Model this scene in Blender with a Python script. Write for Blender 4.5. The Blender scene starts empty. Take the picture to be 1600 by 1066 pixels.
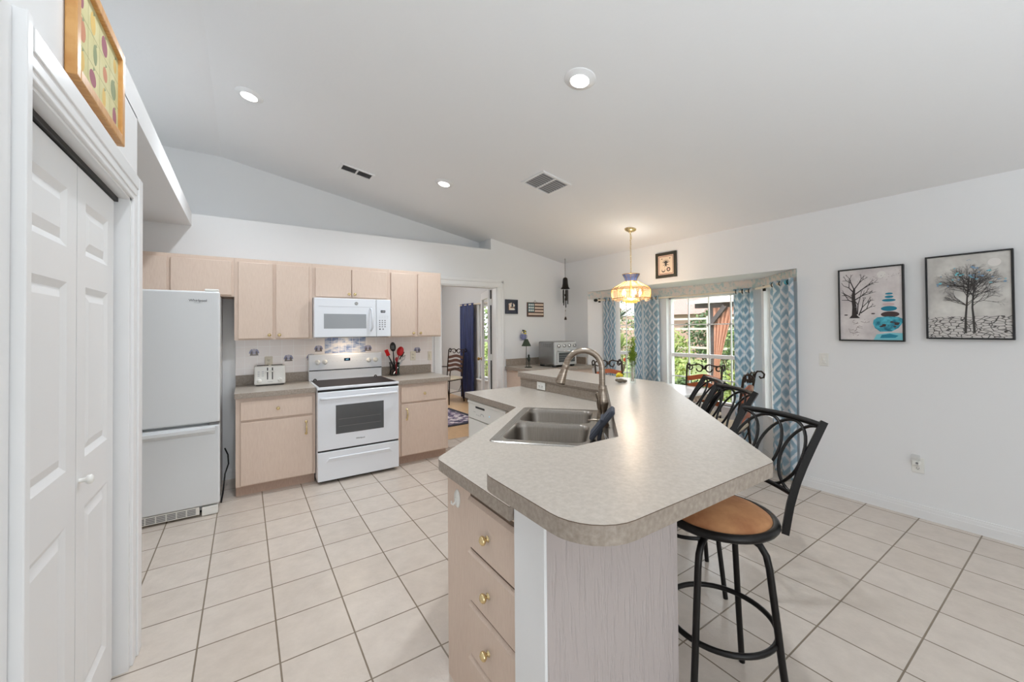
import bpy, bmesh, math, random
from mathutils import Vector, Matrix
from math import sin, cos, pi, radians, sqrt

S = bpy.context.scene
COL = S.collection

# ------------------------------------------------------------------ camera
cam_data = bpy.data.cameras.new('camera')
cam = bpy.data.objects.new('camera', cam_data)
COL.objects.link(cam)
cam_data.sensor_fit = 'HORIZONTAL'
cam_data.sensor_width = 36.0
cam_data.lens = 621.808 / 1600.0 * 36.0
cam_data.shift_y = -(533.0 - 505.28) / 1600.0
cam_data.clip_start = 0.02
cam_data.clip_end = 300
_yaw, _pit, _rol = 0.5916, 0.0120, -0.0079
_d = Vector((sin(_yaw) * cos(_pit), cos(_yaw) * cos(_pit), sin(_pit)))
_r = Vector((cos(_yaw), -sin(_yaw), 0))
_u = _r.cross(_d)
_r2 = _r * cos(_rol) + _u * sin(_rol)
_u2 = _u * cos(_rol) - _r * sin(_rol)
cam.matrix_world = Matrix(((_r2.x, _u2.x, -_d.x, 0.0), (_r2.y, _u2.y, -_d.y, 0.0), (_r2.z, _u2.z, -_d.z, 1.4657), (0, 0, 0, 1)))
S.camera = cam

# ------------------------------------------------------------------ world, sun, exposure
W = bpy.data.worlds.new('world')
S.world = W
W.use_nodes = True
_bg = W.node_tree.nodes['Background']
_bg.inputs[0].default_value = (0.90, 0.96, 1.0, 1)
_bg.inputs[1].default_value = 3.4
sun_data = bpy.data.lights.new('sun', 'SUN')
sun_data.energy = 4.5
sun_data.angle = radians(2)
sun_data.color = (1.0, 0.96, 0.88)
sun = bpy.data.objects.new('sun', sun_data)
sun.rotation_euler = Vector((0.62, 0.18, -1.0)).to_track_quat('-Z', 'Y').to_euler()
COL.objects.link(sun)

S.view_settings.view_transform = 'Standard'
S.view_settings.look = 'None'
S.view_settings.gamma = 1.0
S.view_settings.exposure = 0.28
S.view_settings.use_curve_mapping = False
S.cycles.max_bounces = 10
S.cycles.diffuse_bounces = 6
S.cycles.glossy_bounces = 4
S.cycles.transmission_bounces = 8
S.cycles.transparent_max_bounces = 12
S.cycles.caustics_reflective = False
S.cycles.caustics_refractive = False
S.cycles.sample_clamp_indirect = 6.0
S.cycles.use_denoising = True

CAN_POWER = 66.0

def bounce_fill(x, y, z, power):
    """added fill light, unseen behind the camera, turned up to brighten the ceiling"""
    l = bpy.data.lights.new('bounce_fill', 'SPOT')
    l.energy = power
    l.color = (.85, .93, 1.0)
    l.spot_size = radians(170)
    l.spot_blend = .5
    l.shadow_soft_size = .15
    o = bpy.data.objects.new('bounce_fill', l)
    COL.objects.link(o)
    o.location = (x, y, z)
    o.rotation_euler = (pi, 0, 0)
bounce_fill(0.3, -1.4, 1.3, 130)  # unseen fill, added to lift the ceiling brightness
bounce_fill(2.6, -2.3, 1.1, 60)
_fl = bpy.data.lights.new('far_room_fill', 'POINT')  # added fill without a fixture, brightens the far room
_fl.energy = 34
_fl.shadow_soft_size = .2
_fo = bpy.data.objects.new('far_room_fill', _fl)
_fo.location = (2.1, 7.2, 2.1)
COL.objects.link(_fo)

# ------------------------------------------------------------------ materials
M = {}

def srgb(r, g, b):
    def f(c):
        c /= 255.0
        return c / 12.92 if c <= 0.04045 else ((c + 0.055) / 1.055) ** 2.4
    return (f(r), f(g), f(b), 1.0)

def base_mat(name):
    m = bpy.data.materials.new(name)
    m.use_nodes = True
    nt = m.node_tree
    return m, nt, nt.nodes['Principled BSDF']

def N(nt, t, **kw):
    n = nt.nodes.new(t)
    for k, v in kw.items():
        setattr(n, k, v)
    return n

def coords(nt, scale=(1, 1, 1), out='Object'):
    tc = N(nt, 'ShaderNodeTexCoord')
    mp = N(nt, 'ShaderNodeMapping')
    mp.inputs['Scale'].default_value = scale
    nt.links.new(tc.outputs[out], mp.inputs['Vector'])
    return mp.outputs['Vector']

def noise(nt, vec, scale, detail=3, rough=0.5):
    n = N(nt, 'ShaderNodeTexNoise')
    n.inputs['Scale'].default_value = scale
    n.inputs['Detail'].default_value = detail
    n.inputs['Roughness'].default_value = rough
    nt.links.new(vec, n.inputs['Vector'])
    return n.outputs['Fac']

def ramp(nt, fac, stops):
    r = N(nt, 'ShaderNodeValToRGB')
    el = r.color_ramp.elements
    while len(el) < len(stops):
        el.new(0.5)
    for e, (p, c) in zip(el, stops):
        e.position = p
        e.color = c
    nt.links.new(fac, r.inputs['Fac'])
    return r.outputs['Color']

def bump(nt, bsdf, height, strength=0.2, dist=0.01):
    b = N(nt, 'ShaderNodeBump')
    b.inputs['Strength'].default_value = strength
    b.inputs['Distance'].default_value = dist
    nt.links.new(height, b.inputs['Height'])
    nt.links.new(b.outputs['Normal'], bsdf.inputs['Normal'])

def simple(name, col, rough=0.5, metal=0.0, bumpy=None, spec=0.5, emit=None, alpha=None, coat=0.0):
    m, nt, b = base_mat(name)
    b.inputs['Base Color'].default_value = col
    b.inputs['Roughness'].default_value = rough
    b.inputs['Metallic'].default_value = metal
    b.inputs['Specular IOR Level'].default_value = spec
    b.inputs['Coat Weight'].default_value = coat
    if emit:
        b.inputs['Emission Color'].default_value = emit[0]
        b.inputs['Emission Strength'].default_value = emit[1]
    if bumpy:
        sc, st, di = bumpy
        bump(nt, b, noise(nt, coords(nt), sc, 3), st, di)
    M[name] = m
    return m

def mottled(name, c0, c1, scale, rough=0.4, stretch=(1, 1, 1), bmp=None, detail=4, lo=0.35, hi=0.65, metal=0.0, spec=0.5, mid=None):
    m, nt, b = base_mat(name)
    v = coords(nt, stretch)
    f = noise(nt, v, scale, detail, 0.6)
    stops = [(lo, c0), (hi, c1)] if mid is None else [(lo, c0), ((lo + hi) / 2, mid), (hi, c1)]
    nt.links.new(ramp(nt, f, stops), b.inputs['Base Color'])
    b.inputs['Roughness'].default_value = rough
    b.inputs['Metallic'].default_value = metal
    b.inputs['Specular IOR Level'].default_value = spec
    if bmp:
        bump(nt, b, f, bmp[0], bmp[1])
    M[name] = m
    return m

simple('wall_paint', (0.81, 0.815, 0.82, 1), 0.65, bumpy=(90, 0.08, 0.002))
simple('ceiling_paint', (0.81, 0.815, 0.82, 1), 0.8, bumpy=(40, 0.2, 0.004))
simple('trim_paint', (0.82, 0.82, 0.82, 1), 0.35)
simple('door_paint', (0.80, 0.80, 0.80, 1), 0.4)
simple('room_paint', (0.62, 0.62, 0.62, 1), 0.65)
simple('appliance_white', srgb(226, 229, 234), 0.22, coat=0.3)
simple('fridge_white', srgb(214, 216, 217), 0.35, bumpy=(350, 0.08, 0.001))
simple('appliance_cream', srgb(228, 226, 220), 0.25)
simple('grey_plastic', srgb(120, 120, 120), 0.4)
simple('dark_gap', srgb(35, 33, 32), 0.6)
simple('black_gloss', srgb(44, 34, 31), 0.4, spec=0.06)
simple('smoked_glass', srgb(88, 90, 92), 0.12)
simple('grey_glass', srgb(150, 153, 156), 0.1)
simple('brass', srgb(232, 210, 160), 0.22, 1.0)
simple('old_brass', srgb(170, 130, 70), 0.3, 1.0)
simple('black_metal', srgb(34, 32, 31), 0.35, 0.6)
simple('black_plastic', srgb(24, 24, 26), 0.4)
simple('bronze_metal', srgb(52, 40, 32), 0.35, 0.6)
mottled('steel', srgb(170, 166, 160), srgb(196, 192, 186), 4, 0.27, (1, 40, 1), metal=1.0)
mottled('nickel', srgb(150, 136, 122), srgb(176, 162, 148), 6, 0.28, (1, 1, 20), metal=1.0)
mottled('steel_bowl', srgb(142, 135, 127), srgb(152, 145, 137), 4, 0.3, (40, 40, 1), metal=1.0)  # darker copy of the steel, with the bowls' reflections put into its colour
simple('oven_steel', srgb(150, 150, 150), 0.25, 0.9)
simple('chrome', srgb(215, 215, 215), 0.1, 1.0)
simple('satin_steel', srgb(182, 182, 182), 0.5, 0.3)
simple('oven_glass', srgb(66, 68, 70), 0.3, spec=0.2)
simple('white_plastic', srgb(232, 231, 226), 0.35)
simple('ivory_plastic', srgb(226, 218, 200), 0.4)
simple('red_plastic', srgb(196, 24, 28), 0.3)
simple('red_dark', srgb(150, 26, 34), 0.35)
simple('green_plastic', srgb(20, 84, 66), 0.4)
simple('navy_frame', srgb(44, 50, 68), 0.5)
simple('rust_wood', srgb(96, 74, 66), 0.7)
simple('cream_wood', srgb(226, 206, 188), 0.7)
simple('teal_wood', srgb(70, 104, 112), 0.7)
simple('white_paint', srgb(238, 238, 234), 0.5)
simple('lamp_green', srgb(44, 58, 40), 0.7)
simple('figure_green', srgb(38, 44, 34), 0.6)
simple('pot_blue', srgb(128, 132, 172), 0.5)
simple('flower_yellow', srgb(226, 200, 40), 0.6)
simple('flower_cream', srgb(232, 222, 190), 0.6)
simple('flower_orange', srgb(232, 96, 40), 0.5)
simple('stone_brown', srgb(112, 100, 84), 0.8)
simple('slate_fabric', srgb(58, 62, 72), 0.8, bumpy=(300, 0.3, 0.002))
simple('white_cord', srgb(226, 226, 226), 0.7)
simple('cord_black', srgb(20, 20, 20), 0.5)
mottled('navy_cloth', srgb(24, 32, 66), srgb(46, 58, 108), 3, 0.6, (30, 30, 1))
mottled('pine_frame', srgb(196, 140, 78), srgb(216, 166, 104), 9, 0.4, (12, 1, 1))
mottled('wood_slat', srgb(150, 72, 36), srgb(184, 96, 50), 14, 0.35, (1, 1, 6))
mottled('dark_slat', srgb(82, 56, 48), srgb(104, 72, 60), 14, 0.4, (1, 1, 6))
mottled('suede_tan', srgb(166, 110, 72), srgb(200, 146, 100), 7, 0.85, bmp=(0.15, 0.003))
mottled('seat_fabric', srgb(190, 176, 152), srgb(206, 192, 170), 60, 0.9)
mottled('stone_table', srgb(226, 226, 228), srgb(240, 238, 236), 12, 0.25)
mottled('stone_edge', srgb(150, 142, 134), srgb(196, 188, 178), 30, 0.6, bmp=(0.6, 0.01))
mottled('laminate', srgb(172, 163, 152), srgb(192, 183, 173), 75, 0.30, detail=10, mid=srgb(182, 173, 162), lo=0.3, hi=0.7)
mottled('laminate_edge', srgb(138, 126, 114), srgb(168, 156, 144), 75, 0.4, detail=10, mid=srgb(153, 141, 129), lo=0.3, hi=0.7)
simple('seam_brown', srgb(92, 72, 56), 0.5)
mottled('oak', srgb(205, 182, 165), srgb(220, 200, 184), 22, 0.42, (14, 14, 0.8), bmp=(0.08, 0.002), mid=srgb(213, 192, 176), detail=6, lo=0.25, hi=0.75)
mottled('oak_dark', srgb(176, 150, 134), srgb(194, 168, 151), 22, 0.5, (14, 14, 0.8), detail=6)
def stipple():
    m, nt, b = base_mat('shaded_stipple_paint')
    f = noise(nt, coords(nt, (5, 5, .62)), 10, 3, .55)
    b.inputs['Base Color'].default_value = srgb(184, 174, 171)  # mauve-grey paint, deepened so the colour carries the shade on the panel
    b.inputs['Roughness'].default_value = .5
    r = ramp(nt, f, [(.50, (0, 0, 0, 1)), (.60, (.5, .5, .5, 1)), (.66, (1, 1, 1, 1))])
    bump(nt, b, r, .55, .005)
    M['shaded_stipple_paint'] = m
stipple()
mottled('wood_floor', srgb(196, 158, 116), srgb(222, 186, 146), 4, 0.3, (3, 14, 1))
mottled('rug', srgb(60, 58, 80), srgb(206, 196, 196), 9, 0.95, detail=3, mid=srgb(128, 108, 130), lo=0.42, hi=0.58)
simple('rug_border', srgb(48, 46, 58), 0.95)
mottled('wallpaper', srgb(166, 192, 194), srgb(218, 206, 200), 24, 0.8, detail=4, mid=srgb(208, 206, 202), lo=0.34, hi=0.64)
mottled('ornate_stone', srgb(120, 100, 84), srgb(190, 170, 150), 40, 0.6)

def tile_floor():
    m, nt, b = base_mat('floor_tile')
    v = coords(nt)
    br = N(nt, 'ShaderNodeTexBrick')
    br.offset = 0.0
    br.squash = 1.0
    br.inputs['Scale'].default_value = 1.0
    br.inputs['Brick Width'].default_value = 0.3125
    br.inputs['Row Height'].default_value = 0.3097
    br.inputs['Mortar Size'].default_value = 0.0040
    br.inputs['Mortar Smooth'].default_value = 0.3
    br.inputs['Bias'].default_value = 0.0
    br.inputs['Color1'].default_value = srgb(208, 196, 184)
    br.inputs['Color2'].default_value = srgb(214, 203, 192)
    br.inputs['Mortar'].default_value = srgb(136, 122, 106)
    nt.links.new(v, br.inputs['Vector'])
    f1 = noise(nt, v, 9, 6, 0.65)
    f2 = noise(nt, v, 7, 8, 0.62)
    mx = N(nt, 'ShaderNodeMixRGB', blend_type='MULTIPLY')
    mx.inputs['Fac'].default_value = 0.55
    nt.links.new(br.outputs['Color'], mx.inputs[1])
    nt.links.new(ramp(nt, f1, [(0.3, (0.80, 0.79, 0.78, 1)), (0.65, (1, 1, 1, 1))]), mx.inputs[2])
    nt.links.new(mx.outputs[0], b.inputs['Base Color'])
    ml = N(nt, 'ShaderNodeMath', operation='MULTIPLY_ADD')
    nt.links.new(br.outputs['Fac'], ml.inputs[0])
    ml.inputs[1].default_value = -0.8
    nt.links.new(f2, ml.inputs[2])
    bump(nt, b, ml.outputs[0], 0.6, 0.009)
    b.inputs['Roughness'].default_value = 0.19
    b.inputs['Specular IOR Level'].default_value = 0.5
    M['floor_tile'] = m
tile_floor()

def wall_tile():
    m, nt, b = base_mat('backsplash_tile')
    tc = N(nt, 'ShaderNodeTexCoord')
    sep = N(nt, 'ShaderNodeSeparateXYZ')
    cmb = N(nt, 'ShaderNodeCombineXYZ')
    nt.links.new(tc.outputs['Object'], sep.inputs[0])
    nt.links.new(sep.outputs['X'], cmb.inputs['X'])
    nt.links.new(sep.outputs['Z'], cmb.inputs['Y'])
    br = N(nt, 'ShaderNodeTexBrick')
    br.offset = 0.0
    br.inputs['Scale'].default_value = 1.0
    br.inputs['Brick Width'].default_value = 0.108
    br.inputs['Row Height'].default_value = 0.108
    br.inputs['Mortar Size'].default_value = 0.0018
    br.inputs['Color1'].default_value = srgb(238, 230, 226)
    br.inputs['Color2'].default_value = srgb(241, 234, 231)
    br.inputs['Mortar'].default_value = srgb(250, 248, 246)
    nt.links.new(cmb.outputs[0], br.inputs['Vector'])
    nt.links.new(br.outputs['Color'], b.inputs['Base Color'])
    b.inputs['Roughness'].default_value = 0.2
    M['backsplash_tile'] = m
wall_tile()

def ikat():
    m, nt, b = base_mat('ikat_cloth')
    uv = N(nt, 'ShaderNodeUVMap')
    sep = N(nt, 'ShaderNodeSeparateXYZ')
    nt.links.new(uv.outputs[0], sep.inputs[0])
    wob = N(nt, 'ShaderNodeTexNoise')
    wob.inputs['Scale'].default_value = 60
    nt.links.new(uv.outputs[0], wob.inputs['Vector'])
    def math(op, a, bb=None):
        n = N(nt, 'ShaderNodeMath', operation=op)
        for i, x in enumerate((a, bb)):
            if x is None:
                continue
            if isinstance(x, (int, float)):
                n.inputs[i].default_value = x
            else:
                nt.links.new(x, n.inputs[i])
        return n.outputs[0]
    def tri(x, period):
        return math('PINGPONG', math('DIVIDE', x, period / 2), 1.0)
    a = tri(sep.outputs['X'], 0.25)
    c = tri(sep.outputs['Y'], 0.33)
    s = math('ADD', a, c)
    s = math('ADD', s, math('MULTIPLY', math('SUBTRACT', wob.outputs['Fac'], 0.5), 0.10))
    st = math('FRACT', math('MULTIPLY', s, 1.75))
    col = ramp(nt, st, [(0.0, srgb(186, 208, 219)), (0.38, srgb(164, 193, 208)), (0.50, srgb(182, 206, 218)), (0.57, srgb(240, 242, 244)), (0.88, srgb(240, 240, 243)), (0.96, srgb(198, 216, 226))])
    nt.links.new(col, b.inputs['Base Color'])
    b.inputs['Roughness'].default_value = 0.85
    tr = N(nt, 'ShaderNodeBsdfTranslucent')
    nt.links.new(col, tr.inputs['Color'])
    mx = N(nt, 'ShaderNodeMixShader')
    mx.inputs[0].default_value = 0.42
    nt.links.new(b.outputs[0], mx.inputs[1])
    nt.links.new(tr.outputs[0], mx.inputs[2])
    nt.links.new(mx.outputs[0], nt.nodes['Material Output'].inputs['Surface'])
    M['ikat_cloth'] = m
ikat()

def glassy(name, tint, mixfac, gloss_rough=0.02, translucent=None):
    """thin pane: mostly clear, with a little mirror or milky tint"""
    m = bpy.data.materials.new(name)
    m.use_nodes = True
    nt = m.node_tree
    nt.nodes.clear()
    out = N(nt, 'ShaderNodeOutputMaterial')
    t = N(nt, 'ShaderNodeBsdfTransparent')
    t.inputs[0].default_value = tint
    g = N(nt, 'ShaderNodeBsdfGlossy')
    g.inputs['Roughness'].default_value = gloss_rough
    mx = N(nt, 'ShaderNodeMixShader')
    mx.inputs[0].default_value = mixfac
    nt.links.new(t.outputs[0], mx.inputs[1])
    if translucent:
        tl = N(nt, 'ShaderNodeBsdfTranslucent')
        tl.inputs[0].default_value = translucent
        df = N(nt, 'ShaderNodeBsdfDiffuse')
        df.inputs[0].default_value = translucent
        m2 = N(nt, 'ShaderNodeMixShader')
        m2.inputs[0].default_value = 0.5
        nt.links.new(tl.outputs[0], m2.inputs[1])
        nt.links.new(df.outputs[0], m2.inputs[2])
        nt.links.new(m2.outputs[0], mx.inputs[2])
    else:
        nt.links.new(g.outputs[0], mx.inputs[2])
    nt.links.new(mx.outputs[0], out.inputs['Surface'])
    M[name] = m
glassy('window_glass', (1, 1, 1, 1), 0.05)
glassy('vase_glass', (0.93, 0.96, 0.95, 1), 0.14)
glassy('amber_glass', (0.95, 0.87, 0.78, 1), 0.20, translucent=srgb(226, 192, 160))
glassy('blue_glass', (0.55, 0.62, 0.85, 1), 0.55, translucent=srgb(122, 140, 190))
glassy('clear_plastic', (0.95, 0.95, 0.95, 1), 0.2, translucent=(0.8, 0.8, 0.8, 1))

simple('bulb_glow', (1, 0.85, 0.6, 1), 0.4, emit=((1.0, 0.72, 0.36, 1), 9.0))
simple('gold_glow', srgb(236, 170, 60), 0.3, emit=((1.0, 0.55, 0.12, 1), 0.9))
simple('can_glow', (1, 1, 1, 1), 0.4, emit=((1.0, 0.97, 0.93, 1), 7.0))
simple('display_blue', (0.01, 0.02, 0.04, 1), 0.2)
simple('digits_blue', (0.1, 0.4, 0.6, 1), 0.4, emit=((0.3, 0.7, 0.95, 1), 0.8))
simple('print_grey', srgb(120, 120, 124), 0.5)
simple('print_dark', srgb(48, 48, 50), 0.5)
simple('print_faint', srgb(186, 188, 192), 0.5)

# art
mottled('art_sky', srgb(196, 188, 188), srgb(226, 220, 218), 5, 0.5)
mottled('art_sky_grey', srgb(176, 172, 168), srgb(224, 222, 216), 4, 0.5)
simple('art_mist', srgb(226, 222, 218), 0.5)
simple('art_dark', srgb(48, 40, 40), 0.5)
simple('art_branch', srgb(58, 54, 52), 0.5)
simple('art_twig', srgb(110, 106, 106), 0.5)
simple('art_ripple', srgb(150, 138, 136), 0.5)
mottled('art_teal', srgb(24, 104, 128), srgb(84, 190, 210), 26, 0.5)
simple('art_teal_flat', srgb(26, 128, 154), 0.5)
simple('art_teal_pale', srgb(120, 196, 208), 0.5)
simple('art_pink', srgb(206, 182, 182), 0.5)
simple('art_brown', srgb(70, 52, 52), 0.5)
simple('art_blue', srgb(128, 158, 184), 0.5)
mottled('art_fruit_paper', srgb(206, 200, 150), srgb(222, 214, 170), 10, 0.75, spec=0.1)
simple('art_fruit_red', srgb(204, 146, 118), 0.75, spec=0.1)
simple('art_fruit_plum', srgb(166, 112, 122), 0.75, spec=0.1)
simple('art_fruit_yellow', srgb(222, 190, 120), 0.75, spec=0.1)
simple('art_fruit_green', srgb(150, 158, 124), 0.75, spec=0.1)
simple('art_fruit_line', srgb(176, 172, 130), 0.75, spec=0.1)
simple('art_beige', srgb(226, 208, 186), 0.6)
simple('art_frame_dark', srgb(52, 50, 40), 0.5)
simple('art_pinkish', srgb(220, 186, 166), 0.6)

def cracked():
    m, nt, b = base_mat('art_crack')
    v = coords(nt, (1, 1, 1.9))
    vo = N(nt, 'ShaderNodeTexVoronoi', feature='DISTANCE_TO_EDGE')
    vo.inputs['Scale'].default_value = 30
    nt.links.new(v, vo.inputs['Vector'])
    nt.links.new(ramp(nt, vo.outputs['Distance'], [(0.03, srgb(66, 62, 60)), (0.09, srgb(204, 200, 196))]), b.inputs['Base Color'])
    M['art_crack'] = m
cracked()

# decorated tiles
mottled('tile_mural', srgb(112, 130, 170), srgb(216, 214, 214), 9, 0.25, (1, 1, 2.6), mid=srgb(170, 180, 202), lo=0.38, hi=0.6)
simple('tile_blue', srgb(138, 140, 170), 0.3)
simple('tile_lilac', srgb(180, 176, 190), 0.3)
simple('tile_brown', srgb(104, 92, 88), 0.3)

# garden
def leafy(name, c0, c1):
    m, nt, b = base_mat(name)
    oi = N(nt, 'ShaderNodeNewGeometry')
    nt.links.new(ramp(nt, oi.outputs['Random Per Island'], [(0.0, c0), (1.0, c1)]), b.inputs['Base Color'])
    b.inputs['Roughness'].default_value = 0.6
    M[name] = m
leafy('leaf_light', srgb(96, 118, 48), srgb(150, 162, 84))
leafy('leaf_mid', srgb(66, 92, 40), srgb(112, 132, 66))
leafy('leaf_dark', srgb(40, 64, 34), srgb(78, 102, 56))
leafy('leaf_vase', srgb(110, 140, 40), srgb(160, 180, 70))
mottled('lawn', srgb(84, 102, 48), srgb(124, 134, 82), 3, 0.9, detail=6)
mottled('bark', srgb(80, 64, 48), srgb(112, 94, 76), 20, 0.9)
mottled('rock', srgb(104, 94, 80), srgb(146, 134, 118), 9, 0.9, bmp=(0.5, 0.03))
simple('gazebo_wood', srgb(62, 56, 56), 0.7)
mottled('peach_cloth', srgb(156, 108, 86), srgb(176, 128, 106), 2, 0.8, (14, 14, 0.6))
simple('gazebo_roof', srgb(190, 186, 180), 0.6)
def roof_tiles():
    m, nt, b = base_mat('roof_tiles')
    v = coords(nt)
    vo = N(nt, 'ShaderNodeTexBrick')
    vo.inputs['Scale'].default_value = 4
    vo.inputs['Color1'].default_value = srgb(124, 90, 80)
    vo.inputs['Color2'].default_value = srgb(100, 72, 66)
    vo.inputs['Mortar'].default_value = srgb(160, 140, 130)
    nt.links.new(v, vo.inputs['Vector'])
    nt.links.new(vo.outputs['Color'], b.inputs['Base Color'])
    M['roof_tiles'] = m
roof_tiles()
simple('stucco', srgb(150, 124, 112), 0.8)
simple('fence_white', srgb(176, 170, 160), 0.6)
simple('bin_green', srgb(34, 48, 40), 0.5)

# ------------------------------------------------------------------ mesh helpers
class MB:
    """collects shapes and links them as one mesh object"""
    def __init__(s, mat=None):
        s.v, s.f, s.fm, s.fs, s.mats = [], [], [], [], []
        s.cur = mat
        s.X = Matrix.Identity(4)

    def mi(s, mat):
        mat = mat or s.cur
        if mat not in s.mats:
            s.mats.append(mat)
        return s.mats.index(mat)

    def add(s, vs, fs, mat=None, smooth=False):
        o = len(s.v)
        s.v += [s.X @ Vector(p) for p in vs]
        k = s.mi(mat)
        for f in fs:
            s.f.append([i + o for i in f])
            s.fm.append(k)
            s.fs.append(smooth)
        return s

    def box(s, x0, x1, y0, y1, z0, z1, mat=None):
        vs = [(x, y, z) for z in (z0, z1) for y in (y0, y1) for x in (x0, x1)]
        return s.add(vs, [(0, 2, 3, 1), (4, 5, 7, 6), (0, 1, 5, 4), (2, 6, 7, 3), (0, 4, 6, 2), (1, 3, 7, 5)], mat)

    def rbox(s, x0, x1, y0, y1, z0, z1, r=0.005, seg=2, mat=None, smooth=True):
        bm = bmesh.new()
        bmesh.ops.create_cube(bm, size=1.0)
        for v in bm.verts:
            v.co = Vector(((x0 + x1) / 2 + v.co.x * (x1 - x0), (y0 + y1) / 2 + v.co.y * (y1 - y0), (z0 + z1) / 2 + v.co.z * (z1 - z0)))
        r = min(r, abs(x1 - x0) * .49, abs(y1 - y0) * .49, abs(z1 - z0) * .49)
        bmesh.ops.bevel(bm, geom=bm.edges[:], offset=r, segments=seg, affect='EDGES', profile=0.5)
        bm.verts.index_update()
        s.add([v.co.copy() for v in bm.verts], [[v.index for v in f.verts] for f in bm.faces], mat, False)
        bm.free()
        return s

    def bm(s, bm, mat=None, smooth=False):
        bm.verts.index_update()
        return s.add([v.co.copy() for v in bm.verts], [[v.index for v in f.verts] for f in bm.faces], mat, smooth)

    def cyl(s, p0, p1, r0, r1=None, n=14, mat=None, caps=True, smooth=True):
        r1 = r0 if r1 is None else r1
        p0, p1 = Vector(p0), Vector(p1)
        d = (p1 - p0).normalized()
        a = d.orthogonal().normalized()
        b = d.cross(a)
        vs = []
        for p, r in ((p0, r0), (p1, r1)):
            vs += [p + a * (r * cos(2 * pi * i / n)) + b * (r * sin(2 * pi * i / n)) for i in range(n)]
        s.add(vs, [(i, (i + 1) % n, n + (i + 1) % n, n + i) for i in range(n)], mat, smooth)
        if caps:
            s.add(vs[:n], [list(range(n))[::-1]], mat)
            s.add(vs[n:], [list(range(n))], mat)
        return s

    def lathe(s, prof, c=(0, 0, 0), n=24, mat=None, axis=None, smooth=True):
        c = Vector(c)
        if axis is None:
            a, b, d = Vector((1, 0, 0)), Vector((0, 1, 0)), Vector((0, 0, 1))
        else:
            d = Vector(axis).normalized()
            a = d.orthogonal().normalized()
            b = d.cross(a)
        vs, fs = [], []
        for r, z in prof:
            vs += [c + d * z + a * (r * cos(2 * pi * i / n)) + b * (r * sin(2 * pi * i / n)) for i in range(n)]
        for k in range(len(prof) - 1):
            for i in range(n):
                j = (i + 1) % n
                fs.append((k * n + i, k * n + j, (k + 1) * n + j, (k + 1) * n + i))
        return s.add(vs, fs, mat, smooth)

    def tube(s, pts, r, n=8, closed=False, mat=None, square=False):
        pts = [Vector(p) for p in pts]
        m = len(pts)
        rs = r if isinstance(r, (list, tuple)) else [r] * m
        vs, fs = [], []
        prev = None
        for i, p in enumerate(pts):
            if closed:
                t = pts[(i + 1) % m] - pts[i - 1]
            else:
                t = pts[min(i + 1, m - 1)] - pts[max(i - 1, 0)]
            t.normalize()
            if prev is None:
                a = t.orthogonal().normalized()
            else:
                a = prev - t * prev.dot(t)
                a = a.normalized() if a.length > 1e-6 else t.orthogonal().normalized()
            prev = a
            b = t.cross(a)
            for k in range(n):
                th = 2 * pi * (k + (0.5 if square else 0)) / n
                vs.append(p + a * (rs[i] * cos(th)) + b * (rs[i] * sin(th)))
        for i in range(m if closed else m - 1):
            j = (i + 1) % m
            for k in range(n):
                l = (k + 1) % n
                fs.append((i * n + k, i * n + l, j * n + l, j * n + k))
        s.add(vs, fs, mat, not square)
        if not closed:
            s.add(vs[:n], [list(range(n))[::-1]], mat)
            s.add(vs[-n:], [list(range(n))], mat)
        return s

    def prism(s, poly, z0, z1, mat=None, top=None):
        n = len(poly)
        vs = [(x, y, z0) for x, y in poly] + [(x, y, z1) for x, y in poly]
        s.add(vs, [list(range(n))[::-1]], mat)
        s.add(vs, [list(range(n, 2 * n))], top or mat)
        s.add(vs, [(i, (i + 1) % n, n + (i + 1) % n, n + i) for i in range(n)], mat)
        return s

    def ball(s, c, r, mat=None, nu=12, nv=8, sc=(1, 1, 1)):
        c = Vector(c)
        vs = [c + Vector((0, 0, -r * sc[2]))]
        for j in range(1, nv):
            th = pi * j / nv
            for i in range(nu):
                ph = 2 * pi * i / nu
                vs.append(c + Vector((r * sc[0] * sin(th) * cos(ph), r * sc[1] * sin(th) * sin(ph), -r * sc[2] * cos(th))))
        vs.append(c + Vector((0, 0, r * sc[2])))
        fs = []
        for i in range(nu):
            fs.append((0, 1 + (i + 1) % nu, 1 + i))
            for j in range(nv - 2):
                a = 1 + j * nu
                fs.append((a + i, a + (i + 1) % nu, a + nu + (i + 1) % nu, a + nu + i))
            a = 1 + (nv - 2) * nu
            fs.append((a + i, a + (i + 1) % nu, len(vs) - 1))
        return s.add(vs, fs, mat, True)

    def quad(s, a, b, c, d, mat=None):
        return s.add([a, b, c, d], [(0, 1, 2, 3)], mat)

    def build(s, name, parent=None, loc=None):
        me = bpy.data.meshes.new(name)
        me.from_pydata([tuple(v) for v in s.v], [], s.f)
        for m in s.mats:
            me.materials.append(M[m])
        me.polygons.foreach_set('material_index', s.fm)
        me.polygons.foreach_set('use_smooth', s.fs)
        me.update()
        o = bpy.data.objects.new(name, me)
        COL.objects.link(o)
        if parent:
            o.parent = parent
        if loc:
            o.location = loc
        return o

def tag(o, label, cat, group=None):
    o['label'] = label
    o['category'] = cat
    if group:
        o['group'] = group
    return o

def struct(o, parent=None):
    o['kind'] = 'structure'
    return o

def thing(name, label, cat, loc=(0, 0, 0), rz=0.0, group=None):
    o = bpy.data.objects.new(name, None)
    o.empty_display_size = 0.05
    COL.objects.link(o)
    o.location = loc
    o.rotation_euler = (0, 0, rz)
    return tag(o, label, cat, group)

def copy_tree(o, parent=None):
    c = o.copy()
    COL.objects.link(c)
    if parent:
        c.parent = parent
    for ch in list(o.children):
        copy_tree(ch, c)
    return c

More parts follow.
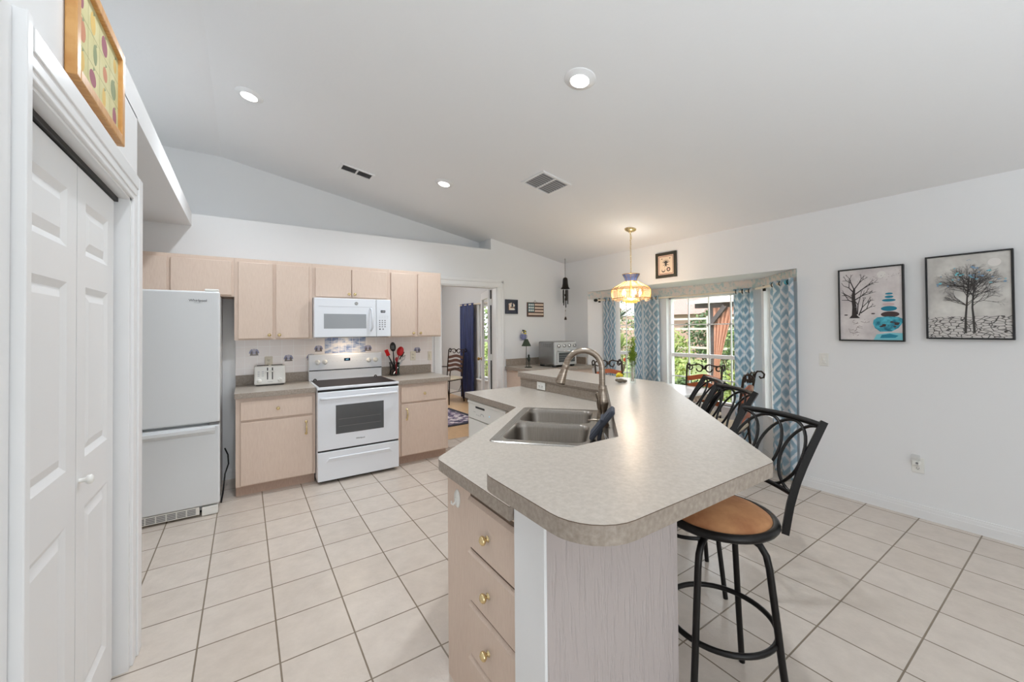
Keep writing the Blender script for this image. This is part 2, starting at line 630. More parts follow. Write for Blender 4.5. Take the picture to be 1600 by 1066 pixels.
def fillet(pts, rad, seg=6):
    """round the corners of a plan outline; rad: one radius per corner"""
    out = []
    n = len(pts)
    for i in range(n):
        p = Vector(pts[i])
        r = rad[i]
        if r <= 0:
            out.append(tuple(p))
            continue
        a = (Vector(pts[i - 1]) - p).normalized()
        b = (Vector(pts[(i + 1) % n]) - p).normalized()
        ang = a.angle(b)
        t = r / math.tan(ang / 2)
        c = p + (a + b).normalized() * (r / sin(ang / 2))
        s, e = p + a * t - c, p + b * t - c
        tot = s.angle(e)
        sg = 1 if s.x * e.y - s.y * e.x > 0 else -1
        for k in range(seg + 1):
            th = sg * tot * k / seg
            out.append((c.x + s.x * cos(th) - s.y * sin(th), c.y + s.x * sin(th) + s.y * cos(th)))
    return out

def text(body, size, name, parent, mat, loc, rot, extrude=0.0006, align='CENTER'):
    cu = bpy.data.curves.new(name, 'FONT')
    cu.body = body
    cu.size = size
    cu.extrude = extrude
    cu.align_x = align
    cu.align_y = 'CENTER'
    tmp = bpy.data.objects.new(name, cu)
    COL.objects.link(tmp)
    dg = bpy.context.evaluated_depsgraph_get()
    me = bpy.data.meshes.new_from_object(tmp.evaluated_get(dg))
    bpy.data.objects.remove(tmp)
    me.materials.clear()
    me.materials.append(M[mat])
    o = bpy.data.objects.new(name, me)
    COL.objects.link(o)
    o.parent = parent
    o.location = loc
    o.rotation_euler = rot
    return o

FRONT_Y = (pi / 2, 0, 0)            # writing on a face that looks towards -Y

# ================================================================== the room
XR = 4.263          # wall with the bay and the canvases
YB = 4.83           # wall behind the cooker
XP = -0.42          # pantry wall
ZS = 2.58           # plant shelf height
SL = 0.18           # ceiling slope

def ceil_z(x):
    return 2.492 + SL * (XR - max(x, -0.2))

def frame(A, B):
    A, B = Vector((A[0], A[1], 0)), Vector((B[0], B[1], 0))
    ex = (B - A).normalized()
    ey = Vector((-ex.y, ex.x, 0))
    m = Matrix.Identity(4)
    for i in range(3):
        m[i][0], m[i][1], m[i][2], m[i][3] = ex[i], ey[i], (0, 0, 1)[i], A[i]
    return m, (B - A).length

def wall_seg(mb, A, B, z0, z1, th, openings=(), mat='wall_paint'):
    """wall from A to B, inner face on the line, th towards its left; openings are (t0, t1, za, zb)"""
    m, L = frame(A, B)
    mb.X = m
    t = 0.0
    for (a, b, za, zb) in sorted(openings):
        if a > t:
            mb.box(t, a, 0, th, z0, z1, mat)
        if za > z0:
            mb.box(a, b, 0, th, z0, za, mat)
        if zb < z1:
            mb.box(a, b, 0, th, zb, z1, mat)
        t = b
    if t < L:
        mb.box(t, L, 0, th, z0, z1, mat)
    mb.X = Matrix.Identity(4)
    return m, L

# floor: the tile grid starts at the object's own origin
fx, fy = -0.4945, 3.5905
fl = MB('floor_tile')
fl.box(-2.7 - fx, 5.2 - fx, -3.2 - fy, 4.85 - fy, -0.08, 0)
struct(fl.build('floor', loc=(fx, fy, 0)))
f2 = MB('wood_floor')
f2.box(0.6, 4.1, 4.85, 9.0, -0.08, 0.0)
struct(f2.build('floor'))

# sloped ceiling, flat on the left
ce = MB('ceiling_paint')
prof = [(4.5, ceil_z(4.5)), (-0.2, ceil_z(-0.2)), (-2.7, ceil_z(-0.2))]
up = [(x, z + 0.12) for x, z in prof][::-1]
ring = prof + up
y0, y1 = -3.2, 5.32
vs = [(x, y0, z) for x, z in ring] + [(x, y1, z) for x, z in ring]
n = len(ring)
ce.add(vs, [(i, (i + 1) % n, n + (i + 1) % n, n + i) for i in range(n)] + [list(range(n)), list(range(n, 2 * n))[::-1]])
struct(ce.build('ceiling'))

# right wall with the bay opening
wr = MB('wall_paint')
wall_seg(wr, (XR, 4.95), (XR, -3.2), 0, 2.50, 0.14, [(4.95 - 4.31, 4.95 - 1.587, 0, 2.0)])
struct(wr.build('wall_right'))

# bay: three walls, a low ceiling
BL, BM, BN, BR = (XR, 4.31), (4.82, 3.70), (4.82, 2.15), (XR, 1.587)
ZW0, ZW1 = 0.50, 1.875
wb = MB('wall_paint')
mL, lL = wall_seg(wb, BL, BM, 0, 2.0, 0.13, [(0.44, 0.79, ZW0, ZW1)])
mC, lC = wall_seg(wb, BM, BN, 0, 2.0, 0.13, [(0.34, 1.45, ZW0, ZW1)])
mR, lR = wall_seg(wb, BN, BR, 0, 2.0, 0.13, [(0.07, 0.56, ZW0, ZW1)])
struct(wb.build('wall_bay'))
cb = MB('ceiling_paint')
cb.prism([(XR + .1402, 1.60), (5.0, 2.0), (5.0, 3.85), (XR + .1402, 4.30)], 2.0, 2.10)
struct(cb.build('ceiling'))
# wallpaper border round the top of the bay
bo = MB('wallpaper')
for m, L in ((mL, lL), (mC, lC), (mR, lR)):
    bo.X = m
    bo.box(0.0, L, -0.003, 0.001, 1.885, 1.999)
struct(bo.build('trim_1'))

# wall behind the cooker: doorway, open plant shelf above
wk = MB('wall_paint')
wk.box(-1.4, 2.12, YB, YB + 0.12, 0, ZS)
wk.box(2.986, 4.42, YB, YB + 0.12, 0, ZS)
wk.box(2.12, 2.986, YB, YB + 0.12, 2.05, ZS)
wk.box(-1.4, 2.895, YB + 0.1201, 5.17, ZS - 0.06, ZS - 0.0005)
poly = [(2.895, ZS), (4.42, ZS), (4.42, ceil_z(4.42)), (2.895, ceil_z(2.895))]
wk.add([(x, YB, z) for x, z in poly] + [(x, YB + 0.34, z) for x, z in poly],
       [(0, 1, 2, 3), (7, 6, 5, 4), (0, 4, 5, 1), (1, 5, 6, 2), (2, 6, 7, 3), (3, 7, 4, 0)])
struct(wk.build('wall_back'))
wn = MB('wall_paint')
wn.box(-2.6, 4.4, 5.17, 5.30, ZS - 0.06, 3.32)
struct(wn.build('wall_niche'))
# tiles between worktop and wall units, with little painted tiles
bs = MB('backsplash_tile')
bs.box(-0.075, 2.0, YB - 0.008, YB, 0.90, 1.40)
for k in range(6):
    bs.box(0.737 + k * 0.0735, 0.807 + k * 0.0735, YB - 0.0095, YB - 0.004, 1.20, 1.372, 'tile_mural')
for cx, cz in ((0.08, 1.245), (0.385, 1.172), (0.60, 1.172), (0.675, 1.262), (1.20, 1.25), (1.80, 1.205)):
    yy = YB - 0.011
    bs.add([(cx - .036, yy, cz - .038), (cx + .036, yy, cz - .038), (cx + .036, yy, cz - .027), (cx - .036, yy, cz - .027)], [(0, 1, 2, 3)], 'tile_brown')
    for a0, a1, r, mt in ((5, 62, .044, 'tile_blue'), (62, 118, .04, 'tile_lilac'), (118, 175, .044, 'tile_blue')):
        pts = [(cx, yy, cz - .022)] + [(cx + r * cos(radians(a0 + (a1 - a0) * i / 6)), yy, cz - .022 + r * 1.3 * sin(radians(a0 + (a1 - a0) * i / 6))) for i in range(7)]
        bs.add(pts, [list(range(8))], mt)
    for sx in (-1, 1):
        bs.add([(cx + sx * .012, yy - .0004, cz - .026), (cx + sx * .034, yy - .0004, cz - .026), (cx + sx * .026, yy - .0004, cz + .004), (cx + sx * .016, yy - .0004, cz + .004)], [(0, 1, 2, 3)], 'tile_brown')
struct(bs.build('trim_2'))

# pantry block and fridge alcove with a flat lid
wp = MB('wall_paint')
wp.box(XP - 0.10, XP, 2.372, 2.526, 0, 2.47)
wp.box(XP - 0.10, XP, 1.345, 2.372, 2.045, 2.47)
wp.box(XP - 0.10, XP, -0.55, 1.345, 0, 2.47)
wp.box(-1.40, XP - 0.10, 2.44, 2.526, 0, 2.47)
wp.box(-1.40, -1.28, 2.526, YB, 0, 2.47)
wp.box(-1.40, XP, -0.55, YB, 2.463, 2.60)
wp.box(-1.40, XP - 0.1, -0.55, -0.45, 0, 2.463)
struct(wp.build('wall_left'))
wo = MB('wall_paint')
wo.box(-2.7, -2.58, -3.2, 5.3, 0, 3.32)
struct(wo.build('wall_outer'))

wq = MB('wall_paint')
wall_seg(wq, (4.45, -3.2), (-2.7, -3.2), 0, 3.35, 0.12, [(3.5, 5.6, 0.0, 2.1)])  # opening added in the unseen wall to let light in from behind
struct(wq.build('wall_rear'))

# door casing of the pantry, doorway casing, jambs
tc = MB('trim_paint')
for (ya, yb, za, zb) in ((2.392, 2.5255, 0, 2.165), (1.306, 1.352, 0, 2.165)):
    tc.rbox(XP, XP + 0.014, ya, yb, za, zb, 0.004)
tc.rbox(XP + 0.012, XP + 0.022, 2.45, 2.520, 0, 2.165, 0.004)
tc.rbox(XP, XP + 0.027, 1.302, 1.330, 0, 2.172, 0.003)
tc.rbox(XP, XP + 0.014, 1.352, 2.392, 2.05, 2.165, 0.004)
tc.rbox(XP + 0.01, XP + 0.018, 1.352, 2.42, 2.072, 2.165, 0.003)
tc.rbox(XP + 0.012, XP + 0.022, 1.352, 2.44, 2.105, 2.165, 0.004)
tc.box(XP - 0.10, XP + 0.004, 2.366, 2.394, 0, 2.052)
tc.box(XP - 0.10, XP + 0.004, 1.345, 1.356, 0, 2.052)
tc.box(XP - 0.10, XP + 0.004, 1.345, 2.394, 2.04, 2.052)
struct(tc.build('trim_3'))
tw = MB('trim_paint')
tw.rbox(XP, XP + 0.006, 0.72, 1.296, 0, 2.165, 0.002)
struct(tw.build('trim_4'))
td = MB('trim_paint')
for xa, xb in ((2.03, 2.12), (2.986, 3.09)):
    td.rbox(xa, xb, YB - 0.016, YB, 0, 2.05, 0.004)
td.rbox(3.05, 3.09, YB - 0.024, YB, 0, 2.13, 0.004)
td.rbox(2.03, 3.09, YB - 0.016, YB, 2.05, 2.15, 0.004)
td.rbox(2.03, 3.09, YB - 0.024, YB, 2.11, 2.15, 0.004)
td.box(2.972, 2.988, YB - 0.004, YB + 0.124, 0, 2.05)
td.box(2.12, 2.134, YB - 0.004, YB + 0.124, 0, 2.05)
td.box(2.12, 2.988, YB - 0.004, YB + 0.124, 2.036, 2.052)
struct(td.build('trim_5'))

# baseboards
def baseboard(name, A, B):
    mb = MB('trim_paint')
    m, L = frame(A, B)
    mb.X = m
    mb.box(0, L, -0.012, 0.0, 0, 0.085)
    mb.box(0, L, -0.016, 0.0, 0, 0.062)
    mb.box(0, L, -0.009, 0.0, 0.085, 0.098)
    struct(mb.build(name))
baseboard('baseboard_right', (XR, 1.587), (XR, -3.2))
baseboard('baseboard_back', (-0.42, YB), (-0.075, YB))
for nm, (a, b) in zip(('baseboard_bay',) * 3, ((BL, BM), (BM, BN), (BN, BR))):
    baseboard(nm, a, b)

# pantry bifold door: two panelled leaves, track, knob
d1 = MB('dark_gap')
d1.box(-0.502, -0.452, 1.36, 2.36, 2.022, 2.04)
struct(d1.build('door_1'))
door1 = bpy.data.objects['door_1']
def leaf(y0, y1):
    mb = MB('door_paint')
    x0, x1 = -0.505, -0.472
    mb.box(x0, x1, y0, y1, 0.015, 2.018)
    w = y1 - y0
    st = 0.085
    for za, zb in ((0.20, 0.86), (1.03, 1.62), (1.73, 1.915)):
        a, b = y0 + st, y1 - st
        # moulded frame: a shallow groove ring and a raised field
        xo = x1 + 0.0005
        for (p0, p1, p2, p3) in (((a, za), (b, za), (b - .022, za + .022), (a + .022, za + .022)),
                                 ((b, za), (b, zb), (b - .022, zb - .022), (b - .022, za + .022)),
                                 ((b, zb), (a, zb), (a + .022, zb - .022), (b - .022, zb - .022)),
                                 ((a, zb), (a, za), (a + .022, za + .022), (a + .022, zb - .022))):
            mb.quad((xo + .010, *p0), (xo + .010, *p1), (xo - .000, *p2), (xo - .000, *p3))
        # the stile surface stands 10 mm proud of the groove
        mb.add([(xo, a + .022, za + .022), (xo, b - .022, za + .022), (xo, b - .022, zb - .022), (xo, a + .022, zb - .022),
                (xo + .008, a + .05, za + .05), (xo + .008, b - .05, za + .05), (xo + .008, b - .05, zb - .05), (xo + .008, a + .05, zb - .05)],
               [(4, 5, 6, 7), (0, 1, 5, 4), (1, 2, 6, 5), (2, 3, 7, 6), (3, 0, 4, 7)])
    xs = x1 + 0.0105
    zz = [0.015, 0.20, 0.86, 1.03, 1.62, 1.73, 1.915, 2.018]
    for i in range(0, len(zz), 2):
        mb.box(x1, xs, y0, y1, zz[i], zz[i + 1])
    for i in range(1, len(zz) - 1, 2):
        mb.box(x1, xs, y0, y0 + st, zz[i], zz[i + 1])
        mb.box(x1, xs, y1 - st, y1, zz[i], zz[i + 1])
    return mb.build('door_leaf', door1)
leaf(1.39, 1.892)
lf = leaf(1.897, 2.338)
kb = MB('white_plastic')
kb.lathe([(0.0, 0.036), (0.011, 0.035), (0.016, 0.029), (0.015, 0.022), (0.007, 0.015), (0.007, 0.0), (0.011, 0.0)], (-0.462, 1.925, 0.965), 16, axis=(1, 0, 0))
kb.build('door_knob', lf)

# windows of the bay
def window(name, m, t0, t1, cols, y=0.085):
    fr = MB('trim_paint')
    fr.X = m
    a = 0.03
    for x0, x1, z0, z1 in ((t0, t0 + a, ZW0, ZW1), (t1 - a, t1, ZW0, ZW1), (t0, t1, ZW0, ZW0 + a), (t0, t1, ZW1 - a, ZW1)):
        fr.box(x0, x1, y - 0.025, y + 0.04, z0, z1)
    fr.box(t0, t1, y - 0.02, y + 0.03, 1.062, 1.108)
    fr.box(t0 - 0.02, t1 + 0.02, -0.02, y - 0.02, ZW0 - 0.02, ZW0)
    o = struct(fr.build(name))
    mu = MB('trim_paint')
    mu.X = m
    for c in cols:
        mu.box(c - 0.007, c + 0.007, y - 0.008, y + 0.008, ZW0, ZW1)
    for z in (1.495, 0.795):
        mu.box(t0, t1, y - 0.008, y + 0.008, z - 0.007, z + 0.007)
    mu.build('muntin', o)
    g = MB('window_glass')
    g.X = m
    g.box(t0 + 0.01, t1 - 0.01, y + 0.010, y + 0.014, ZW0 + 0.01, ZW1 - 0.01)
    g.build('glass', o)
window('window_1', mC, 0.34, 1.45, [0.34 + 0.2775 * k for k in (1, 2, 3)])
window('window_2', mL, 0.44, 0.79, [0.56, 0.675])
window('window_3', mR, 0.07, 0.56, [0.23, 0.40])

# far room beyond the doorway
fr = MB('room_paint')
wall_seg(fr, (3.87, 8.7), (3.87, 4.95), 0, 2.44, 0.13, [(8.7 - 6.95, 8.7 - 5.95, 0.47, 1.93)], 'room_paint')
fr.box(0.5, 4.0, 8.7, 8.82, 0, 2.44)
fr.box(0.5, 0.62, 4.95, 8.7, 0, 2.44)
struct(fr.build('wall_far_room'))
fc = MB('ceiling_paint')
fc.box(0.5, 4.0, 4.95, 8.82, 2.44, 2.52)
struct(fc.build('ceiling'))
wf = MB('trim_paint')
ya, yb, xg = 5.95, 6.95, 3.94
for y0, y1, z0, z1 in ((ya, ya + .04, .47, 1.93), (yb - .04, yb, .47, 1.93), (ya, yb, .47, .51), (ya, yb, 1.89, 1.93), (ya, yb, 1.20, 1.245)):
    wf.box(xg - .03, xg + .03, y0, y1, z0, z1)
wf.box(3.83, 3.92, ya - .05, yb + .05, .445, .47)
for k in (1, 2):
    y = ya + (yb - ya) * k / 3
    wf.box(xg - .008, xg + .008, y - .008, y + .008, .47, 1.93)
for z in (.84, 1.57):
    wf.box(xg - .008, xg + .008, ya, yb, z - .008, z + .008)
w4 = struct(wf.build('window_4'))
g = MB('window_glass')
g.box(xg + .012, xg + .016, ya + .01, yb - .01, .48, 1.92)
g.build('glass', w4)
b4 = MB('trim_paint')
b4.box(3.855, 3.87, 4.95, 8.7, 0, 0.1)
struct(b4.build('baseboard_far_room'))

# glazed door standing open into the far room
dr = thing('door_2', 'white glazed door standing open beyond the doorway', 'door', (2.965, 4.985, 0), 0)
dr['kind'] = 'structure'
del dr['category']
dr.rotation_euler = (0, 0, math.atan2(0.745, 0.285))
ds = MB('trim_paint')
ds.box(0, .11, -.02, .02, .01, 2.03)
ds.box(.66, .77, -.02, .02, .01, 2.03)
ds.box(.11, .66, -.02, .02, .01, .25)
ds.box(.11, .66, -.02, .02, 1.92, 2.03)
ds.build('door_leaf', dr)
dg = MB('window_glass')
dg.box(.11, .66, -.003, .003, .25, 1.92)
dg.build('glass', dr)
dk = MB('old_brass')
dk.lathe([(0.0, .07), (.02, .066), (.028, .052), (.024, .038), (.01, .03), (.01, .008), (.03, .006), (.03, 0)], (.715, .02, .97), 14, axis=(0, 1, 0))
dk.build('door_handle', dr)
dh = MB('dark_gap')
dh.box(-.026, -.001, -.021, -.003, .02, 2.02)  # dark strip along the hinge side, between leaf and jamb
dh.build('dark_strip', dr)
for z in (.25, 1.0, 1.8):
    dh = MB('white_plastic')
    dh.box(-.028, -.0005, -.023, -.001, z, z + .09)
    dh.build('hinge', dr)

# ================================================================== kitchen run on the back wall
def knob(parent, x, y, z, axis=(0, -1, 0), mat='brass', s=1.0):
    mb = MB(mat)
    mb.lathe([(0.0, .030 * s), (.008 * s, .0295 * s), (.0145 * s, .025 * s), (.016 * s, .019 * s), (.012 * s, .012 * s), (.006 * s, .009 * s), (.006 * s, .002), (.011 * s, .001), (.011 * s, 0)], (x, y, z), 16, axis=axis)
    return mb.build('knob', parent)

def wall_cabinet(label, x0, x1, z0, z1, doors, knobs, group='pale oak wall cabinets'):
    yf, yb = 4.466, YB - 0.004
    t = thing('wall_cabinet', label, 'cabinet', ((x0 + x1) / 2, yb, z0), 0, group)
    ox, oz = (x0 + x1) / 2, z0
    b = MB('oak')
    b.box(x0 - ox, x1 - ox, yf - yb, 0, 0, z1 - z0)
    b.build('body', t)
    for (a, c), kx in zip(doors, knobs):
        d = MB('oak')
        d.rbox(a - ox, c - ox, 4.447 - yb, yf - yb - 0.0005, 0.012, z1 - z0 - 0.035, 0.004)
        do = d.build('door', t)
        if kx is not None:
            knob(do, kx - ox, 4.447 - yb, 0.045)
    return t

wall_cabinet('short oak cabinet over the white fridge', -1.02, -0.08, 1.775, 2.134, [(-1.0, -0.553), (-0.528, -0.10)], [None, None])
wall_cabinet('tall two-door oak cabinet above the toaster', -0.079, 0.568, 1.372, 2.134, [(-0.05, 0.223), (0.250, 0.535)], [0.195, 0.278])
wall_cabinet('short two-door oak cabinet above the microwave', 0.569, 1.335, 1.79, 2.134, [(0.594, 0.939), (0.946, 1.311)], [0.915, 0.972])
wall_cabinet('tall two-door oak cabinet above the utensil holder', 1.336, 1.966, 1.372, 2.134, [(1.361, 1.644), (1.672, 1.955)], [1.615, 1.70])

def base_cabinet(label, x0, x1, fronts_x, pull_x):
    yf, yb = 4.225, YB - 0.009
    t = thing('base_cabinet', label, 'cabinet', ((x0 + x1) / 2, yb, 0), 0, 'pale oak base cabinets')
    ox = (x0 + x1) / 2
    b = MB('oak')
    b.box(x0 - ox, x1 - ox, yf - yb, 0, 0.095, 0.868)
    b.build('body', t)
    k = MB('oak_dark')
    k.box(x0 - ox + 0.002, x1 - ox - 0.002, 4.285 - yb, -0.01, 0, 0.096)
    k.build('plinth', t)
    a, c = fronts_x
    d = MB('oak')
    d.rbox(a - ox, c - ox, 4.206 - yb, yf - yb - 0.0005, 0.672, 0.836, 0.004)
    dw = d.build('drawer', t)
    knob(dw, (a + c) / 2 - ox, 4.206 - yb, 0.755)
    d = MB('oak')
    d.rbox(a - ox, c - ox, 4.206 - yb, yf - yb - 0.0005, 0.105, 0.652, 0.004)
    do = d.build('door', t)
    h = MB('brass')
    px, pz = pull_x - ox, 0.545
    y = 4.206 - yb
    pts = [(px, y, pz + .055), (px, y - .022, pz + .04), (px, y - .03, pz + .015), (px, y - .026, pz - .015), (px, y - .018, pz - .04), (px, y, pz - .055)]
    h.tube(pts, [.006, .005, .0065, .008, .0065, .006], 10)
    h.lathe([(0.0, .004), (.010, .004), (.013, 0)], (px, y, pz + .055), 12, axis=(0, -1, 0))
    h.lathe([(0.0, .004), (.010, .004), (.013, 0)], (px, y, pz - .055), 12, axis=(0, -1, 0))
    h.build('handle', do)
    return t

base_cabinet('oak base cabinet under the toaster, left of the stove', -0.066, 0.562, (-0.030, 0.535), 0.482)
base_cabinet('narrow oak base cabinet right of the stove', 1.342, 1.94, (1.392, 1.91), 1.452)

def worktop(label, x0, x1, rx1=0.03):
    t = thing('countertop', label, 'countertop', ((x0 + x1) / 2, YB - 0.009, 0.869), 0, 'worktops beside the stove')
    ox, oy = (x0 + x1) / 2, YB - 0.009
    s = MB('laminate_edge')
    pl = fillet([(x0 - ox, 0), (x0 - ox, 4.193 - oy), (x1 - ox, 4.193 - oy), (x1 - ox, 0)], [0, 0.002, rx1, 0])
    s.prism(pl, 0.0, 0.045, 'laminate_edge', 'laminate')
    s.build('slab', t)
    u = MB('laminate_edge')
    u.box(x0 - ox, min(x1, 1.985) - ox, -0.02, 0, 0.0455, 0.145)
    u.build('upstand', t)
    return t
worktop('mottled beige worktop under the toaster', -0.074, 0.564, 0.002)
worktop('mottled beige worktop under the utensil holder', 1.339, 1.975, 0.05)

# ------------------------------------------------------------------ fridge
fx0, fx1, fyf = -1.0, -0.165, 3.975
fr = thing('refrigerator', 'white bottom-freezer fridge beside the pantry wall', 'refrigerator', ((fx0 + fx1) / 2, 4.4, 0))
ox, oy = (fx0 + fx1) / 2, 4.4
b = MB('fridge_white')
b.rbox(fx0 - ox + .004, fx1 - ox - .012, fyf + .068 - oy, 4.76 - oy, 0.03, 1.765, 0.006)
b.box(fx0 - ox + .03, fx1 - ox - .03, fyf + .10 - oy, 4.7 - oy, 0.0, 0.04, 'dark_gap')
b.build('body', fr)
d = MB('fridge_white')
d.rbox(fx0 - ox, fx1 - ox, fyf - oy, fyf + .062 - oy, 0.731, 1.778, 0.016, 4)
ud = d.build('fridge_door', fr)
d = MB('fridge_white')
d.rbox(fx0 - ox, fx1 - ox, fyf - oy, fyf + .062 - oy, 0.082, 0.712, 0.014, 4)
ld = d.build('freezer_door', fr)
h = MB('fridge_white')
hp = []
for x in [fx0 - ox + .03 + (fx1 - fx0 - .06) * i / 14 for i in range(15)]:
    t = (x - (fx0 - ox)) / (fx1 - fx0)
    hp.append((x, 0.0 - 0.045 * sin(pi * min(1, max(0, t))) ** 0.5))
vs, fs = [], []
for x, dy in hp:
    y = fyf - oy
    vs += [(x, y - .001, .700), (x, y + dy, .694), (x, y + dy, .672), (x, y - .001, .640)]
for i in range(len(hp) - 1):
    for k in range(3):
        fs.append((i * 4 + k, i * 4 + 4 + k, i * 4 + 5 + k, i * 4 + 1 + k))
h.add(vs, fs)
h.build('handle', ld)
gr = MB('appliance_cream')
gr.box(fx0 - ox + .01, fx1 - ox - .13, fyf + .012 - oy, fyf + .06 - oy, 0.018, 0.078)
for i in range(11):
    xa = fx0 - ox + .03 + i * .060
    for k in range(4):
        gr.box(xa, xa + .052, fyf + .010 - oy, fyf + .013 - oy, .026 + k * .012, .033 + k * .012, 'grey_plastic')
gr.build('grille', fr)
ft = MB('white_plastic')
ft.rbox(fx1 - ox - .115, fx1 - ox - .012, fyf + .002 - oy, fyf + .09 - oy, 0.004, 0.072, 0.006)
ft.build('foot_cover', fr)
hg = MB('white_plastic')
hg.rbox(fx1 - ox - .10, fx1 - ox - .008, fyf + .012 - oy, fyf + .10 - oy, 1.7785, 1.797, 0.006)
hg.build('hinge_cover', fr)
hm = MB('grey_plastic')
hm.box(fx1 - ox - .07, fx1 - ox - .006, fyf + .006 - oy, fyf + .06 - oy, .714, .729)
hm.build('hinge', fr)
text('Whirlpool', 0.027, 'logo', ud, 'print_dark', (-0.305 - ox, fyf - oy - .0008, 1.702), FRONT_Y)
sw = MB('print_grey')
sw.tube([(-0.33 - ox + .05 * i / 8, fyf - oy - .0006, 1.687 - .004 * sin(pi * i / 8)) for i in range(9)], .0008, 4)
sw.build('logo_swoosh', ud)
cd = MB('cord_black')
cd.tube([(-0.155, 4.62, .36), (-0.13, 4.60, .30), (-0.125, 4.58, .22), (-0.15, 4.55, .14), (-0.16, 4.45, .03), (-0.165, 4.2, .008)], .006, 8)
tag(cd.build('power_cord'), 'black power cord hanging behind the white fridge', 'cord')

# ------------------------------------------------------------------ stove
sx0, sx1 = 0.567, 1.336
sv = thing('stove', 'white electric stove with a black glass cooktop', 'stove', ((sx0 + sx1) / 2, 4.45, 0))
ox, oy = (sx0 + sx1) / 2, 4.45
w = (sx1 - sx0) / 2
b = MB('appliance_white')
b.rbox(-w, w, 4.155 - oy, 4.80 - oy, 0.035, 0.893, 0.004)
b.box(-w + .03, w - .03, 4.20 - oy, 4.75 - oy, 0, 0.04, 'dark_gap')
b.build('body', sv)
ct = MB('appliance_white')
ct.rbox(-w - .003, w + .003, 4.118 - oy, 4.735 - oy, 0.893, 0.918, 0.006)
ct.rbox(-w + .02, w - .02, 4.15 - oy, 4.715 - oy, 0.914, 0.921, 0.003, 2, 'black_gloss')
ct.build('cooktop', sv)
for za, zb in ((0.868, 0.894), (0.300, 0.322)):
    dg = MB('dark_gap')
    dg.box(-w + .004, w - .004, 4.135 - oy, 4.16 - oy, za, zb)
    dg.build('gap', sv)
dr_ = MB('appliance_white')
dr_.rbox(-w, w, 4.118 - oy, 4.154 - oy, 0.320, 0.872, 0.008, 3)
od = dr_.build('oven_door', sv)
gl = MB('smoked_glass')
gl.box(-.226, .228, 4.1165 - oy, 4.1195 - oy, 0.462, 0.738)
for z in (.53, .60):
    gl.box(-.20, .20, 4.1160 - oy, 4.1166 - oy, z, z + .003, 'grey_plastic')
gl.build('window_pane', od)
hd = MB('appliance_white')
hd.tube([(-w + .03, 4.118 - oy, .81), (-w + .035, 4.085 - oy, .815), (-w + .07, 4.075 - oy, .815), (w - .07, 4.075 - oy, .815), (w - .035, 4.085 - oy, .815), (w - .03, 4.118 - oy, .81)], .013, 10)
hd.build('handle', od)
text('Whirlpool', 0.020, 'logo', od, 'print_dark', (0.0, 4.1172 - oy, .395), FRONT_Y)
dw = MB('appliance_white')
dw.rbox(-w, w, 4.118 - oy, 4.154 - oy, 0.032, 0.304, 0.008, 3)
so = dw.build('drawer', sv)
lp = MB('appliance_white')
lp.add([(-w + .10, 4.1175 - oy, .246), (w - .10, 4.1175 - oy, .246), (w - .10, 4.106 - oy, .240), (-w + .10, 4.106 - oy, .240), (-w + .07, 4.1175 - oy, .205), (w - .07, 4.1175 - oy, .205)],
       [(0, 1, 2, 3), (3, 2, 5, 4), (0, 3, 4), (1, 5, 2)])
lp.build('drawer_lip', so)
bp = MB('appliance_white')
bp.rbox(-w, w, 4.735 - oy, 4.80 - oy, 0.905, 1.195, 0.010, 3)
bp.box(-w + .004, w - .004, 4.7335 - oy, 4.7365 - oy, 1.018, 1.028, 'dark_gap')
for i in range(7):
    for s in (-1, 1):
        bp.box(s * (.06 + i * .022) - .006, s * (.06 + i * .022) + .006, 4.7340 - oy, 4.7352 - oy, 1.150, 1.152, 'print_faint')
        if i % 2 == 0:
            bp.box(s * (.06 + i * .022) - .008, s * (.06 + i * .022) + .008, 4.7340 - oy, 4.7352 - oy, 1.110, 1.112, 'print_faint')
bk = bp.build('backguard', sv)
dp = MB('display_blue')
dp.box(-.030, .034, 4.7325 - oy, 4.736 - oy, 1.115, 1.145)
do = dp.build('display', bk)
text('4:37', 0.018, 'display_digits', do, 'digits_blue', (0.002, 4.7320 - oy, 1.130), FRONT_Y, 0.0002)
for kx in (-.300, -.228, .235, .312):
    mb = MB('white_plastic')
    mb.lathe([(0, .030), (.017, .029), (.020, .024), (.022, .004), (.027, .003), (.027, 0)], (kx, 4.735 - oy, 1.112), 18, axis=(0, -1, 0))
    mb.rbox(kx - .004, kx + .004, 4.700 - oy, 4.71 - oy, 1.094, 1.130, .002)
    mb.build('knob', bk)
for sx in (-.33, .30):
    mb = MB('black_plastic')
    mb.tube([(sx - .012 * cos(pi * i / 8), 4.69 - oy, .9215 + .015 * sin(pi * i / 8)) for i in range(9)], .006, 8)
    tag(mb.build('loop_handle', loc=(ox, oy, 0)), 'small black loop at the %s back corner of the stove top' % ('left' if sx < 0 else 'right'), 'loop', 'black loops on the stove top')

# ------------------------------------------------------------------ microwave
mx0, mx1, myf = 0.572, 1.333, 4.372
mw = thing('microwave', 'white over-the-range microwave under the short cabinet', 'microwave', ((mx0 + mx1) / 2, YB - .01, 1.381))
ox, oy, oz = (mx0 + mx1) / 2, YB - .01, 1.381
w = (mx1 - mx0) / 2
b = MB('appliance_white')
b.rbox(-w, w, myf + .03 - oy, -.002, 0.004, .405, .004)
b.box(-w + .03, w - .03, myf + .06 - oy, -.05, 0.0, .006, 'dark_gap')
b.build('body', mw)
d = MB('appliance_white')
d.rbox(-w, .225, myf - oy, myf + .029 - oy, .004, .405, .008, 3)
d.box(-w + .04, .18, myf - oy - .0008, myf - oy + .002, .316, .320, 'print_faint')
md = d.build('door', mw)
gl = MB('grey_glass')
gl.box(-.292, .120, myf - oy - .0012, myf - oy + .002, .094, .243)
gl.build('window_pane', md)
hd = MB('appliance_white')
